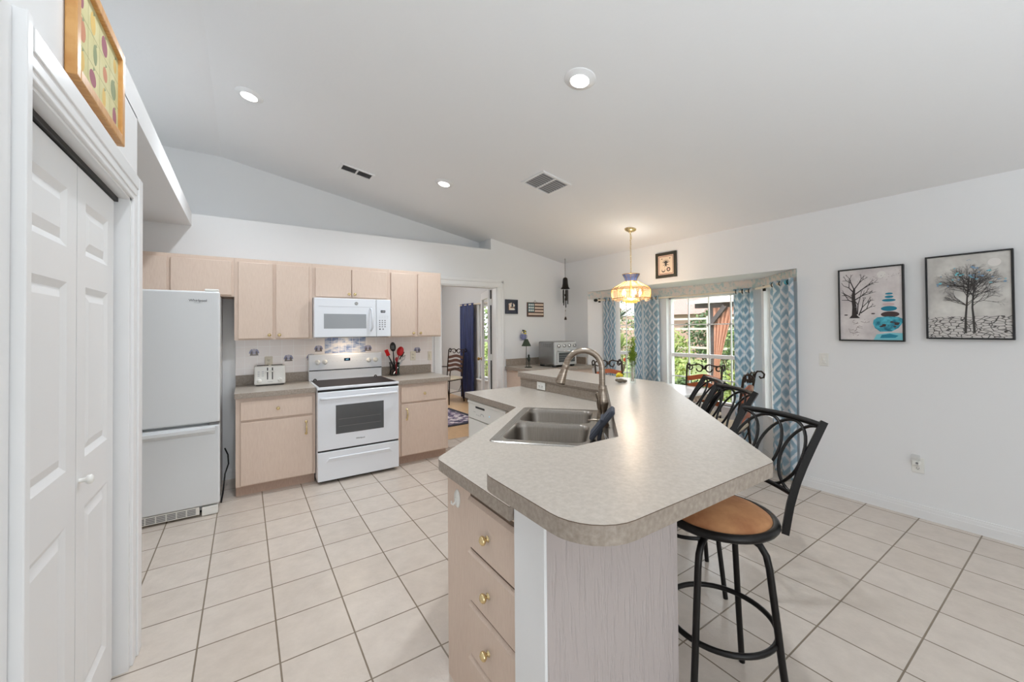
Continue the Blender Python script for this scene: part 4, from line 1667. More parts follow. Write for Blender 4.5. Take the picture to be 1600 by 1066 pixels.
def make_chair(label, loc, rz, slat_mat='wood_slat', arms=False, group='iron dining chairs with wooden slats', ztop=1.0, metal='bronze_metal'):
    """local +x is the back, the sitter looks towards -x"""
    t = thing('dining_chair', label, 'chair', (*loc, 0), rz, group)
    zs = .46
    b = MB('seat_fabric')
    b.rbox(-.21, .20, -.215, .215, zs, zs + .045, .018, 3)
    b.build('seat', t)
    f = MB(metal)
    f.tube([(-.20, -.205, zs - .008), (.19, -.195, zs - .008), (.19, .195, zs - .008), (-.20, .205, zs - .008)], .010, 8, True)
    f.tube([(-.19, -.20, .22), (.20, -.20, .22)], .007, 6)
    f.tube([(-.19, .20, .22), (.20, .20, .22)], .007, 6)
    for s in (-1, 1):
        f.tube([(.19 - .10 * i / 8, s * .195, .40 - .16 * sin(pi * .5 * i / 8)) for i in range(9)], .006, 6)
    f.build('seat_frame', t)
    for s in (-1, 1):
        l = MB(metal)
        l.tube([(-.195, s * .205, zs), (-.20, s * .207, .25), (-.215, s * .212, 0)], .011, 8)
        l.build('leg', t)
        l = MB(metal)
        l.tube([(.255, s * .20, 0), (.215, s * .195, .22), (.195, s * .195, zs), (.215, s * .197, .70), (.255, s * .200, ztop - .03), (.262, s * .200, ztop)], .0115, 8)
        l.build('leg', t)
    def bx(z):
        return .195 + (z - zs) / (ztop - zs) * .065
    for k in range(4):
        z = ztop - .155 - k * .088
        vs, fs = wavy_slat(.195, .056, .032)
        sl = MB(slat_mat)
        sl.add([(x + bx(z) - .006, y, zz + z) for x, y, zz in vs], fs)
        sl.build('slat', t)
    # scrolled crest
    c = MB(metal)
    zt = ztop - .01
    def sp(cy, cz, r0, r1, a0, a1, n=22):
        return [(bx(zt), cy + (r0 + (r1 - r0) * i / n) * cos(radians(a0 + (a1 - a0) * i / n)), cz + (r0 + (r1 - r0) * i / n) * sin(radians(a0 + (a1 - a0) * i / n))) for i in range(n + 1)]
    for s in (-1, 1):
        top = [(bx(zt), s * .196, zt - .03), (bx(zt), s * .196, zt + .005), (bx(zt), s * .18, zt + .022), (bx(zt), s * .155, zt + .012), (bx(zt), s * .11, zt + .018), (bx(zt), s * .06, zt + .030), (bx(zt), s * .012, zt + .010), (bx(zt), s * .006, zt - .03)]
        c.tube(top, .0085, 8)
        c.tube([(x, s * y, z) for x, y, z in sp(.062, zt - .022, .050, .026, 95, 360)], .0080, 8)
        c.tube([(x, s * y, z) for x, y, z in sp(.163, zt - .018, .036, .018, 60, 330)], .0080, 8)
        c.tube([(bx(zt) + .0, s * .198, zt), (bx(zt) + .02, s * .20, zt + .028), (bx(zt) + .055, s * .20, zt + .030), (bx(zt) + .08, s * .20, zt + .005), (bx(zt) + .075, s * .20, zt - .028), (bx(zt) + .048, s * .20, zt - .036), (bx(zt) + .036, s * .20, zt - .018)], .0088, 8)
    c.build('crest_scroll', t)
    if arms:
        for s in (-1, 1):
            a = MB(metal)
            a.tube([(bx(.70), s * .20, .68), (.10, s * .235, .69), (-.12, s * .245, .685), (-.20, s * .24, .66), (-.21, s * .235, .60), (-.19, s * .21, zs)], .010, 8)
            a.build('arm', t)
    return t

tb = thing('dining_table', 'pale stone-topped dining table in the bay', 'table', (3.88, 3.02, 0))
b = MB('stone_table')
pl = fillet([(-.56, -.62), (.52, -.62), (.52, .52), (-.56, .52)], [.10] * 4, 6)
b.prism(pl, .735, .760, 'stone_table')
b.build('tabletop', tb)
b = MB('ornate_stone')
pl2 = fillet([(-.545, -.605), (.505, -.605), (.505, .505), (-.545, .505)], [.10] * 4, 6)
b.prism(pl2, .675, .7345)
b.build('apron', tb)
b = MB('bronze_metal')
for sx in (-1, 1):
    for sy in (-1, 1):
        b.tube([(-.02 + sx * .40, sy * .44, .675), (-.02 + sx * .30, sy * .34, .50), (-.02 + sx * .22, sy * .26, .30), (-.02 + sx * .32, sy * .36, .08), (-.02 + sx * .38, sy * .42, .0)], .018, 8)
        b.tube([(-.02 + sx * (.26 + .05 * cos(i * .7)), sy * (.30 + .05 * cos(i * .7)), .40 + .06 * sin(i * .7)) for i in range(8)], .008, 6)
b.tube([(-.24, -.26, .30), (.20, .26, .30)], .012, 6)
b.tube([(-.24, .26, .30), (.20, -.26, .30)], .012, 6)
b.build('leg_frame', tb)
make_chair('iron dining chair between the table and the middle window', (4.235, 2.60), radians(8))
make_chair('iron dining chair nearest the right bay curtains', (3.95, 2.15), radians(-78), ztop=1.0)
make_chair('iron dining chair at the far end of the table, left of the vase', (4.00, 3.50), radians(72))
make_chair('dark slatted iron armchair in the room beyond the doorway', (3.36, 7.30), radians(24), 'dark_slat', True, 'iron chairs in the far room', 1.03)

# ------------------------------------------------------------------ curtains and rods
def curtain(label, A, B, z0, z1, folds, amp, mat='ikat_cloth', group='blue diamond-pattern curtains in the bay', rings=True, squeeze=0.0, u0=0.0):
    A, B = Vector((A[0], A[1], 0)), Vector((B[0], B[1], 0))
    ex = (B - A).normalized()
    nn = Vector((-ex.y, ex.x, 0))
    L = (B - A).length
    nx, nz = folds * 12, 26
    t = thing('curtain', label, 'curtain', (A + B) / 2, 0, group)
    c0 = (A + B) / 2
    rnd = random.Random(int(A.x * 1000 + A.y * 77))
    ph = [rnd.uniform(-.5, .5) for _ in range(folds + 1)]
    vs, uvs, fs = [], [], []
    for j in range(nz + 1):
        g = j / nz
        z = z0 + (z1 - z0) * g
        arc = 0.0
        prev = None
        for i in range(nx + 1):
            f = i / nx
            k = 1 - squeeze * sin(pi * min(1, g * 1.0)) * .0
            p = A + ex * (L * (.5 + (f - .5) * k)) + nn * (amp * (.75 + .25 * (1 - g)) * sin(2 * pi * folds * f + .35 * sin(3 * g + ph[int(f * folds)])))
            if prev is not None:
                arc += (p - prev).length
            prev = p
            vs.append((p.x - c0.x, p.y - c0.y, z))
            uvs.append((arc + u0, z))
    for j in range(nz):
        for i in range(nx):
            a = j * (nx + 1) + i
            fs.append((a, a + 1, a + nx + 2, a + nx + 1))
    me = bpy.data.meshes.new('cloth')
    me.from_pydata(vs, [], fs)
    uvl = me.uv_layers.new(name='UVMap')
    for lp in me.loops:
        uvl.data[lp.index].uv = uvs[lp.vertex_index]
    me.polygons.foreach_set('use_smooth', [True] * len(fs))
    me.materials.append(M[mat])
    o = bpy.data.objects.new('cloth', me)
    COL.objects.link(o)
    o.parent = t
    sd = o.modifiers.new('thickness', 'SOLIDIFY')
    sd.thickness = .002
    if rings:
        for k in range(folds):
            r = MB('black_metal')
            f = (k + .5) / folds
            p = A + ex * (L * f) - c0
            r.lathe([(.020, -.003), (.027, -.003), (.027, .003), (.020, .003), (.020, -.003)], (p.x, p.y, z1 - .035), 16, axis=ex)
            r.build('grommet', t)
    return t

def at(m, t, y):
    p = m @ Vector((t, y, 0))
    return (p.x, p.y)
ZR = 1.865
OFF = -0.075
curtain('narrow blue diamond curtain farthest left in the bay', at(mL, .235, OFF), at(mL, .40, OFF), .03, 1.90, 3, .028)
curtain('blue diamond curtain right of the left bay window, behind the vase', at(mL, .665, OFF), at(mL, .765, OFF), .03, 1.90, 2, .025, u0=.1)
curtain('blue diamond curtain at the left edge of the middle window', at(mC, .02, OFF), at(mC, .275, OFF), .03, 1.90, 4, .030, u0=.06)
curtain('blue diamond curtain at the right edge of the middle window', at(mC, 1.285, OFF), at(mC, 1.50, OFF), .03, 1.90, 3, .034)
curtain('widest blue diamond curtain, hanging beside the light switch wall', at(mR, .415, OFF), at(mR, .815, OFF + .035), .03, 1.915, 3, .032, u0=.03)
curtain('plain navy curtain beside the window beyond the doorway', (3.80, 7.02), (3.80, 7.62), .02, 1.975, 3, .035, 'navy_cloth', 'navy curtains in the far room', False)

def rod(label, P, Q, z, mat, cap, fin=(True, True)):
    P, Q = Vector((*P, z)), Vector((*Q, z))
    t = thing('curtain_rod', label, 'curtain rod', (P + Q) / 2, 0, 'curtain rods in the bay')
    c = (P + Q) / 2
    d = (Q - P).normalized()
    b = MB(mat)
    b.tube([P - c, (Q - P) * .5 + P - c, Q - c], .0125, 10)
    b.build('pole', t)
    for s, on in ((-1, fin[0]), (1, fin[1])):
        if not on:
            continue
        b = MB(cap)
        e = (Q if s > 0 else P) - c
        b.lathe([(.014, -.01), (.020, 0), (.024, .016), (.022, .032), (.012, .044), (0, .048)], e, 16, axis=d * s)
        b.build('finial', t)
    nn = Vector((-d.y, d.x, 0))
    for f in (.06, .94):
        b = MB('black_metal')
        e = P.lerp(Q, f) - c
        b.tube([e, e + nn * .05, e + nn * .072], .006, 6)
        b.box(e.x + nn.x * .066 - .012, e.x + nn.x * .066 + .012, e.y + nn.y * .066 - .012, e.y + nn.y * .066 + .012, e.z - .03, e.z + .03)
        b.build('bracket', t)
    return t
simple('finial_teal', srgb(70, 160, 180), 0.25)
simple('rod_beige', srgb(226, 214, 196), 0.4)
rod('short curtain rod in the left of the bay, above the left window', at(mL, .14, OFF), at(mL, .70, OFF), ZR, 'rod_beige', 'black_metal', (True, False))
rod('cream curtain rod over the middle bay window', at(mC, .10, OFF), at(mC, 1.47, OFF), ZR, 'rod_beige', 'black_metal', (False, False))
rod('curtain rod with a teal finial at the right of the bay', at(mR, .075, OFF), at(mR, .70, OFF + .02), ZR + .015, 'rod_beige', 'finial_teal', (False, True))
fr_ = thing('curtain_rod', 'pale curtain rod over the window beyond the doorway', 'curtain rod', (3.80, 6.75, 1.95))
b = MB('rod_beige')
b.tube([(0, -.9, 0), (0, 0, 0), (0, .92, 0)], .012, 8)
b.build('pole', fr_)
b = MB('rod_beige')
b.tube([(0, .5, 0), (.04, .5, 0), (.07, .5, 0)], .008, 6)
b.tube([(0, -.5, 0), (.04, -.5, 0), (.07, -.5, 0)], .008, 6)
b.build('bracket', fr_)

# ------------------------------------------------------------------ pendant lamp
PX, PY = 3.69, 3.03
zc = ceil_z(PX)
pd = thing('pendant_lamp', 'stained glass pendant lamp on a brass chain over the table', 'lamp', (PX, PY, 0))
b = MB('brass')
b.X = Matrix.Translation((0, 0, zc)) @ Matrix.Rotation(math.atan(SL), 4, 'Y')
b.lathe([(0, -.045), (.012, -.045), (.016, -.034), (.05, -.022), (.066, -.008), (.066, 0), (0, 0)], (0, 0, 0), 24)
b.build('canopy', pd)
b = MB('brass')
z = zc - .045
k = 0
while z > 2.075:
    a = 0 if k % 2 == 0 else pi / 2
    b.tube([(.0065 * cos(2 * pi * i / 10) * cos(a), .0065 * cos(2 * pi * i / 10) * sin(a), z - .013 + .014 * sin(2 * pi * i / 10)) for i in range(10)], .0022, 5, True)
    z -= .0215
    k += 1
b.tube([(.006 * sin(i * .8), .006 * cos(i * .8), zc - .05 - i * (zc - 2.13) / 40) for i in range(41)], .0016, 5)
b.tube([(0, 0, zc - .05), (.020, .005, zc - .075), (.026, .006, zc - .10), (.010, .003, zc - .125), (-.004, 0, zc - .14)], .0028, 6)
b.build('chain', pd)
NP = 10
def fac(prof, n, mat, rot=0.0):
    mb = MB(mat)
    vs, fs = [], []
    for r, zz in prof:
        vs += [(r * cos(2 * pi * i / n + rot), r * sin(2 * pi * i / n + rot), zz) for i in range(n)]
    for a in range(len(prof) - 1):
        for i in range(n):
            fs.append((a * n + i, a * n + (i + 1) % n, (a + 1) * n + (i + 1) % n, (a + 1) * n + i))
    mb.add(vs, fs)
    return mb
SH = [(.068, 1.992), (.205, 1.915), (.222, 1.895), (.226, 1.840), (.215, 1.795)]
fac(SH, NP, 'amber_glass').build('lamp_shade', pd)
fac([(.062, 1.994), (.074, 2.030), (.098, 2.072)], NP, 'blue_glass').build('crown', pd)
b = MB('amber_glass')
for i in range(NP):
    a0, a1 = 2 * pi * i / NP, 2 * pi * (i + 1) / NP
    am = (a0 + a1) / 2
    p0 = (.215 * cos(a0), .215 * sin(a0), 1.795)
    p1 = (.215 * cos(a1), .215 * sin(a1), 1.795)
    q0 = (.205 * cos(a0 * .75 + a1 * .25), .205 * sin(a0 * .75 + a1 * .25), 1.768)
    q1 = (.205 * cos(a0 * .25 + a1 * .75), .205 * sin(a0 * .25 + a1 * .75), 1.768)
    qm = (.198 * cos(am), .198 * sin(am), 1.758)
    b.add([p0, p1, q1, qm, q0], [(0, 1, 2, 3, 4)])
b.build('scalloped_skirt', pd)
b = MB('old_brass')
for i in range(NP):
    a = 2 * pi * i / NP
    b.tube([(r * cos(a) * 1.003, r * sin(a) * 1.003, zz) for r, zz in SH], .0036, 5)
    b.tube([(r * cos(a) * 1.003, r * sin(a) * 1.003, zz) for r, zz in ((.062, 1.994), (.074, 2.030), (.098, 2.072))], .002, 5)
for r, zz in ((.068, 1.992), (.205, 1.915), (.222, 1.897), (.216, 1.795), (.098, 2.072)):
    b.tube([(r * 1.003 * cos(2 * pi * i / NP), r * 1.003 * sin(2 * pi * i / NP), zz) for i in range(NP)], .0038, 5, True)
b.build('came', pd)
b = MB('gold_glow')
b.lathe([(.02, 1.80), (.06, 1.79), (.085, 1.768), (.06, 1.748), (.0, 1.738)], (0, 0, 0), 12, smooth=False)
for i in range(12):
    a = 2 * pi * i / 12
    b.ball((.085 * cos(a), .085 * sin(a), 1.768), .010, nu=7, nv=5)
    b.ball((.055 * cos(a + .2), .055 * sin(a + .2), 1.748), .009, nu=7, nv=5)
b.cyl((0, 0, 1.79), (0, 0, 1.99), .008, n=8)
b.build('crystal_basket', pd)
for i in range(5):
    a = 2 * pi * i / 5 + .5
    b = MB('brass')
    b.tube([(0, 0, 1.80), (.05 * cos(a), .05 * sin(a), 1.795), (.10 * cos(a), .10 * sin(a), 1.81)], .005, 6)
    b.cyl((.10 * cos(a), .10 * sin(a), 1.805), (.10 * cos(a), .10 * sin(a), 1.835), .010, n=10)
    arm = b.build('bulb_arm', pd)
    b = MB('bulb_glow')
    b.lathe([(.009, 0), (.015, .014), (.014, .03), (.007, .05), (.001, .068)], (.10 * cos(a), .10 * sin(a), 1.835), 10)
    b.build('bulb', arm)
ld_ = bpy.data.lights.new('pendant_light', 'POINT')
ld_.energy = 17
ld_.color = (1.0, .86, .70)
ld_.shadow_soft_size = .06
lo = bpy.data.objects.new('pendant_light', ld_)
lo.location = (PX, PY, 1.86)
COL.objects.link(lo)

# ------------------------------------------------------------------ wind chime in the corner
wx, wy = 4.08, 4.60
wc = thing('wind_chime', 'black bell wind chime hanging in the corner of the room', 'wind chime', (wx, wy, 0))
b = MB('black_metal')
zt = ceil_z(wx)
b.tube([(0, 0, zt), (0, 0, zt - .03)], .004, 6)
z = zt - .03
while z > 2.235:
    b.tube([(.004 * cos(2 * pi * i / 8), 0, z - .008 + .009 * sin(2 * pi * i / 8)) for i in range(8)], .0014, 4, True)
    b.tube([(0, .004 * cos(2 * pi * i / 8), z - .021 + .009 * sin(2 * pi * i / 8)) for i in range(8)], .0014, 4, True)
    z -= .026
b.build('chain', wc)
b = MB('black_metal')
b.lathe([(0, 2.236), (.018, 2.234), (.032, 2.222), (.038, 2.20), (.041, 2.14), (.050, 2.09), (.068, 2.066), (.070, 2.058), (.064, 2.058), (.044, 2.09), (.0, 2.12)], (0, 0, 0), 24)
b.build('bell', wc)
for i, ln in enumerate((.27, .20, .24, .17, .22)):
    a = 2 * pi * i / 5 + .7
    b = MB('black_metal')
    b.tube([(.036 * cos(a), .036 * sin(a), 2.09), (.036 * cos(a), .036 * sin(a), 2.04)], .0012, 4)
    b.cyl((.036 * cos(a), .036 * sin(a), 2.045), (.036 * cos(a), .036 * sin(a), 2.045 - ln), .0085, n=10)
    b.build('chime_tube', wc)
b = MB('bronze_metal')
b.tube([(0, 0, 2.11), (0, 0, 1.63)], .001, 4)
b.ball((0, 0, 1.965), .016, sc=(1, 1, 1.2))
b.ball((0.004, 0, 1.90), .013, sc=(1.4, .6, 1.8))
b.ball((0, 0, 1.725), .007)
b.lathe([(0, 1.635), (.010, 1.63), (.019, 1.60), (.021, 1.585), (0, 1.583)], (0, 0, 0), 12)
b.build('clapper', wc)

# ------------------------------------------------------------------ corner counter, toaster oven, lamp, wall things
t = thing('base_cabinet', 'oak cabinet in the corner under the toaster oven', 'cabinet', (3.69, YB - .005, 0))
b = MB('oak')
b.box(3.145 - 3.69, XR - .002 - 3.69, 4.235 - YB, 0, .0, .868)
b.build('body', t)
for a, c in ((3.16, 3.52), (3.53, 3.89), (3.90, 4.25)):
    d = MB('oak')
    d.rbox(a - 3.69, c - 3.69, 4.217 - YB, 4.2345 - YB, .105, .835, .004)
    d.build('door', t)
t = thing('countertop', 'corner worktop with the toaster oven and the green lamp', 'countertop', (3.69, YB - .003, .869))
b = MB('laminate_edge')
b.prism([(3.118 - 3.69, 0), (3.118 - 3.69, 4.195 - YB), (XR - .002 - 3.69, 4.195 - YB), (XR - .002 - 3.69, 0)], 0, .045, 'laminate_edge', 'laminate')
b.build('slab', t)
b = MB('laminate_edge')
b.box(3.132 - 3.69, XR - .022 - 3.69, -.02, 0, .0455, .148)
b.box(XR - .022 - 3.69, XR - .002 - 3.69, 4.345 - YB, 0, .0455, .148)
b.build('upstand', t)

to = thing('toaster_oven', 'steel toaster oven with four knobs on the corner worktop', 'toaster oven', (3.76, 4.43, .915))
b = MB('oven_steel')
b.rbox(-.21, .21, -.175, .175, .022, .355, .022, 4)
b.build('body', to)
for sx in (-1, 1):
    b = MB('black_plastic')
    for sy in (-1, 1):
        b.rbox(sx * .17 - .025, sx * .17 + .025, sy * .13 - .03, sy * .13 + .03, .0, .026, .008)
    b.build('foot', to)
b = MB('satin_steel')
b.rbox(-.205, .205, -.186, -.170, .028, .348, .010, 3)
fp = b.build('front_panel', to)
b = MB('grey_plastic')
for i in range(4):
    for j in range(5):
        b.box(-.2115, -.2085, -.10 + j * .045, -.085 + j * .045, .275 + .012 * i, .281 + .012 * i)
b.build('vent', to)
b = MB('chrome')
b.rbox(-.165, .190, -.196, -.186, .050, .222, .008, 2, 'satin_steel')
odr = b.build('door', to)
b = MB('oven_glass')
b.box(-.135, .165, -.1975, -.1955, .068, .200)
for z in (.10, .13, .16):
    b.box(-.13, .16, -.1980, -.1974, z, z + .004, 'grey_plastic')
b.build('window_pane', odr)
b = MB('chrome')
b.tube([(-.15, -.19, .225), (-.15, -.225, .228), (-.14, -.232, .228), (.165, -.232, .228), (.175, -.225, .228), (.175, -.19, .225)], .009, 8)
b.build('handle', odr)
for i in range(4):
    b = MB('chrome')
    kx = -.13 + i * .098
    b.lathe([(0, .028), (.020, .027), (.024, .020), (.026, .004), (.028, 0)], (kx, -.186, .295), 18, axis=(0, -1, 0))
    b.rbox(kx - .003, kx + .003, -.216, -.212, .285, .320, .001, 1, 'black_plastic')
    b.build('knob', to)

lp_ = thing('figure_lamp', 'slim metal figure lamp with a dark green shade', 'lamp', (3.275, 4.49, .915))
b = MB('figure_green')
b.lathe([(0, .008), (.045, .008), (.055, .003), (.055, 0), (0, 0)], (0.012, 0, 0), 24)
b.build('base', lp_)
b = MB('figure_green')
b.tube([(-.022, 0, .006), (-.024, 0, .15), (-.022, 0, .30)], .0045, 8)
b.build('stem', lp_)
b = MB('figure_green')
for s in (-1, 1):
    b.tube([(.022 + s * .012, 0, .008), (.022 + s * .014, 0, .05), (.020 + s * .008, 0, .085)], .005, 7)
b.ball((.020, 0, .115), .028, sc=(.85, .7, 1.35))
b.ball((.016, -.004, .158), .014, sc=(1, .9, 1.1))
b.lathe([(0, .185), (.006, .18), (.016, .168)], (.016, -.004, 0), 10)
b.tube([(.012, 0, .13), (-.006, -.006, .12), (-.022, 0, .13)], .0045, 6)
b.build('figure', lp_)
b = MB('lamp_green')
b.lathe([(.024, .395), (.074, .298), (.071, .298), (.021, .395)], (-.022, 0, 0), 6, smooth=False)
b.build('lamp_shade', lp_)

wpk = thing('wall_pocket', 'small blue wall pot of cream and yellow flowers above the lamp', 'wall pot', (3.42, YB - .001, 1.33))
b = MB('pot_blue')
b.lathe([(0, -.045), (.026, -.042), (.040, -.01), (.036, .03), (.042, .044), (.036, .044), (.030, .03), (0, .02)], (0, -.044, 0), 18)
b.tube([(-.04, -.044, .03), (-.06, -.044, .022), (-.058, -.044, -.01), (-.038, -.044, -.02)], .004, 6)
b.tube([(.04, -.044, .03), (.06, -.044, .022), (.058, -.044, -.01), (.038, -.044, -.02)], .004, 6)
b.build('pot', wpk)
rnd = random.Random(3)
b = MB('flower_cream')
for i in range(16):
    b.ball((rnd.uniform(-.04, .04), -.044 + rnd.uniform(-.02, .02), rnd.uniform(.05, .10)), rnd.uniform(.009, .013), ['flower_cream', 'flower_yellow', 'figure_green', 'navy_frame'][i % 4], 8, 6)
b.build('flower', wpk)

# little framed picture, flag plaque
p1 = thing('framed_picture', 'small square navy-framed picture beside the doorway', 'picture', (3.232, YB - .001, 1.777))
b = MB('navy_frame')
for x0, x1, z0, z1 in ((-.108, -.078, -.104, .104), (.078, .108, -.104, .104), (-.078, .078, -.104, -.074), (-.078, .078, .074, .104)):
    b.rbox(x0, x1, -.022, 0, z0, z1, .003)
b.build('frame', p1)
b = MB('navy_frame')
b.box(-.078, .078, -.010, -.002, -.074, .074)
y = -.0105
b.add([(-.045, y, -.05), (.045, y, -.05), (.055, y, .035), (.01, y, .06), (-.05, y, .045)], [(0, 1, 2, 3, 4)], 'cream_wood')
for i in range(3):
    b.box(-.02, .058, y - .0012, y, -.045 + i * .028, -.032 + i * .028, 'rust_wood' if i % 2 else 'white_paint')
b.add([(-.005, y - .002, .0), (.03, y - .002, .0), (.022, y - .002, .055), (.005, y - .002, .06)], [(0, 1, 2, 3)], 'navy_frame')
b.box(-.06, -.045, y - .001, y, -.05, .03, 'rust_wood')
b.build('picture', p1)
p2 = thing('flag_plaque', 'wooden plaque painted like a striped flag with nine white squares', 'plaque', (3.668, YB - .001, 1.742))
b = MB('rust_wood')
b.rbox(-.155, .155, -.020, 0, -.108, .108, .003)
b.build('board', p2)
b = MB('cream_wood')
for z, x0 in ((.074, -.02), (.026, -.02), (-.020, -.02), (-.068, -.140)):
    b.box(x0, .145, -.0225, -.0195, z - .013, z + .013)
b.build('stripe', p2)
b = MB('teal_wood')
b.box(-.145, -.030, -.0225, -.0195, -.038, .098)
for r in range(3):
    for c in range(3):
        b.box(-.134 + c * .035, -.112 + c * .035, -.0245, -.0222, -.026 + r * .042, .0 + r * .042, 'white_paint')
b.build('canton', p2)
b = MB('black_metal')
b.tube([(-.04, -.008, .108), (0, -.006, .135), (.04, -.008, .108)], .0015, 4)
b.lathe([(0, .006), (.005, .005), (.005, 0)], (0, 0, .136), 8, axis=(0, -1, 0))
b.build('hanger', p2)

# ------------------------------------------------------------------ pictures on the bay wall
def wall_art(name, label, cat, yc, zc, w, h, group=None, tilt=.0):
    """local x runs towards -Y (left to right in front of the wall), local -y comes off the wall"""
    t = thing(name, label, cat, (XR - .001, yc, zc), 0, group)
    t.rotation_euler = RX
    return t
def frame_bars(b, w, h, fw, d, mat=None):
    for x0, x1, z0, z1 in ((-w, -w + fw, -h, h), (w - fw, w, -h, h), (-w + fw, w - fw, -h, -h + fw), (-w + fw, w - fw, h - fw, h)):
        b.rbox(x0, x1, -d, 0, z0, z1, .002, 1, mat)
class Flat:
    """flat shapes on a picture face"""
    def __init__(s, mb, y):
        s.mb, s.y, s.k = mb, y, 0
    def poly(s, pts, mat):
        s.k += 1
        y = s.y - s.k * 2e-6
        s.mb.add([(x, y, z) for x, z in pts], [list(range(len(pts)))], mat)
    def line(s, a, b, w0, w1, mat):
        a, b = Vector(a), Vector(b)
        n = Vector((-(b - a).y, (b - a).x))
        if n.length < 1e-9:
            return
        n.normalize()
        s.poly([a + n * w0 / 2, b + n * w1 / 2, b - n * w1 / 2, a - n * w0 / 2], mat)
    def ell(s, c, rx, rz, mat, n=18, wob=0.0, rnd=None):
        s.poly([(c[0] + rx * cos(2 * pi * i / n) * (1 + (rnd.uniform(-wob, wob) if rnd else 0)), c[1] + rz * sin(2 * pi * i / n)) for i in range(n)], mat)
def branch(fl, p, ang, ln, w, depth, rnd, mats, spread=.5, shrink=.78, kids=2, up=.0):
    if depth == 0 or ln < .006:
        return
    q = p + Vector((cos(ang), sin(ang))) * ln
    if abs(q.x) > .186 or q.y > .285:
        return
    fl.line(p, q, w, w * .75, mats[0] if depth > 2 else mats[1])
    for k in range(kids):
        a = ang + (k - (kids - 1) / 2) * spread * 1.5 + rnd.uniform(-.35, .35)
        a += up * (pi / 2 - a)
        branch(fl, q, a, ln * shrink * rnd.uniform(.75, 1.1), w * .68, depth - 1, rnd, mats, spread, shrink, kids, up)

rnd = random.Random(11)
w, h = .205, .302
a1 = wall_art('canvas', 'canvas of stacked turquoise stones beside a bare tree', 'picture', 1.066, 1.637, w, h)
b = MB('black_plastic')
frame_bars(b, w, h, .011, .034)
b.build('frame', a1)
b = MB('art_sky')
b.box(-w + .011, w - .011, -.026, -.004, -h + .011, h - .011)
F = Flat(b, -.0262)
F.ell((.075, .235), .028, .028, 'art_mist')
for i in range(60):
    x = rnd.uniform(-.08, .185)
    z = .205 + .14 * x + rnd.gauss(0, .018)
    F.line((x, z), (x + rnd.uniform(.003, .006), z + rnd.uniform(-.003, .003)), .0032, .001, 'art_ripple')
# dead tree
tr = [(-.100, -.10), (-.098, -.02), (-.104, .04), (-.102, .10), (-.098, .13)]
for i in range(4):
    F.line(tr[i], tr[i + 1], .034 - .005 * i, .030 - .005 * i, 'art_dark')
F.poly([(-.135, -.112), (-.062, -.112), (-.085, -.085), (-.115, -.085)], 'art_dark')
for x0, z0, a_, l_ in ((-.102, .05, 2.5, .05), (-.10, .10, 2.2, .055), (-.098, .125, 1.9, .06), (-.097, .13, 1.0, .06), (-.10, .08, .7, .07), (-.102, .02, 2.6, .04), (-.095, .04, .6, .06), (-.07, -.09, 1.25, .07), (-.08, -.08, 1.5, .08), (-.058, -.07, .7, .05)):
    branch(F, Vector((x0, z0)), a_, l_, .009, 4, rnd, ('art_dark', 'art_dark'), .45, .72, 2)
for x0 in (-.155, .02):
    F.ell((x0, -.078 + x0 * .04), .013, .005, 'art_dark')
for i in range(26):
    x, z = rnd.gauss(-.095, .03), rnd.uniform(-.25, -.115)
    F.line((x, z), (x + rnd.uniform(-.04, .04), z - rnd.uniform(.002, .016)), .0045, .002, 'art_ripple')
for x, z, rx, rz, mt in ((.118, .078, .023, .008, 'art_teal_flat'), (.118, .053, .026, .010, 'art_teal_flat'), (.116, .026, .041, .011, 'art_teal_flat'), (.114, -.006, .036, .012, 'art_pink'), (.116, -.040, .048, .020, 'art_teal_flat'), (.122, -.086, .055, .023, 'art_brown')):
    F.ell((x, z), rx, rz, mt)
F.poly([(.022, -.130), (.045, -.108), (.110, -.103), (.170, -.108), (w - .012, -.122), (w - .012, -.155), (.170, -.195), (.130, -.222), (.062, -.224), (.030, -.195), (.018, -.160)], 'art_teal')
for i in range(8):
    F.ell((rnd.uniform(.05, .17), rnd.uniform(-.19, -.13)), rnd.uniform(.008, .02), rnd.uniform(.004, .010), 'art_brown')
F.poly([(.02, -h + .012), (w - .012, -h + .012), (w - .012, -.235), (.12, -.232), (.04, -.245)], 'art_teal_pale')
F.poly([(.06, -.275), (.15, -.272), (.17, -.255), (.12, -.240), (.07, -.250)], 'art_teal_flat')
b.build('picture', a1)

rnd = random.Random(21)
a2 = wall_art('canvas', 'black-framed canvas of a leafless tree on cracked ground', 'picture', .5365, 1.665, w, h + .003)
h2 = .305
b = MB('black_plastic')
frame_bars(b, .207, h2, .011, .034)
b.build('frame', a2)
b = MB('art_sky_grey')
b.box(-.196, .196, -.026, -.004, -h2 + .011, h2 - .011)
F = Flat(b, -.0262)
F.ell((.125, .225), .030, .028, 'art_mist')
F.poly([(-.1955, -h2 + .0115), (.1955, -h2 + .0115), (.1955, -.140), (-.1955, -.145)], 'art_crack')
for x0, pts in ((-.012, [(-.012, -.262), (-.010, -.15), (-.004, -.06), (.0, .02), (.008, .09), (.012, .17)]), (.030, [(.030, -.260), (.026, -.15), (.022, -.08), (.026, 0), (.034, .08), (.040, .16)])):
    for i in range(5):
        F.line(pts[i], pts[i + 1], .013 - .0018 * i, .0112 - .0018 * i, 'art_branch')
for k in range(44):
    z0 = rnd.uniform(-.07, .08)
    x0 = rnd.choice((-.004, .024)) + (z0 + .1) * .05
    a_ = radians(14 + 152 * (k + rnd.uniform(-.4, .4)) / 43)
    branch(F, Vector((x0, z0)), a_, rnd.uniform(.040, .056), .0042, 6, rnd, ('art_branch', 'art_twig'), .42, .76, 2, .0)
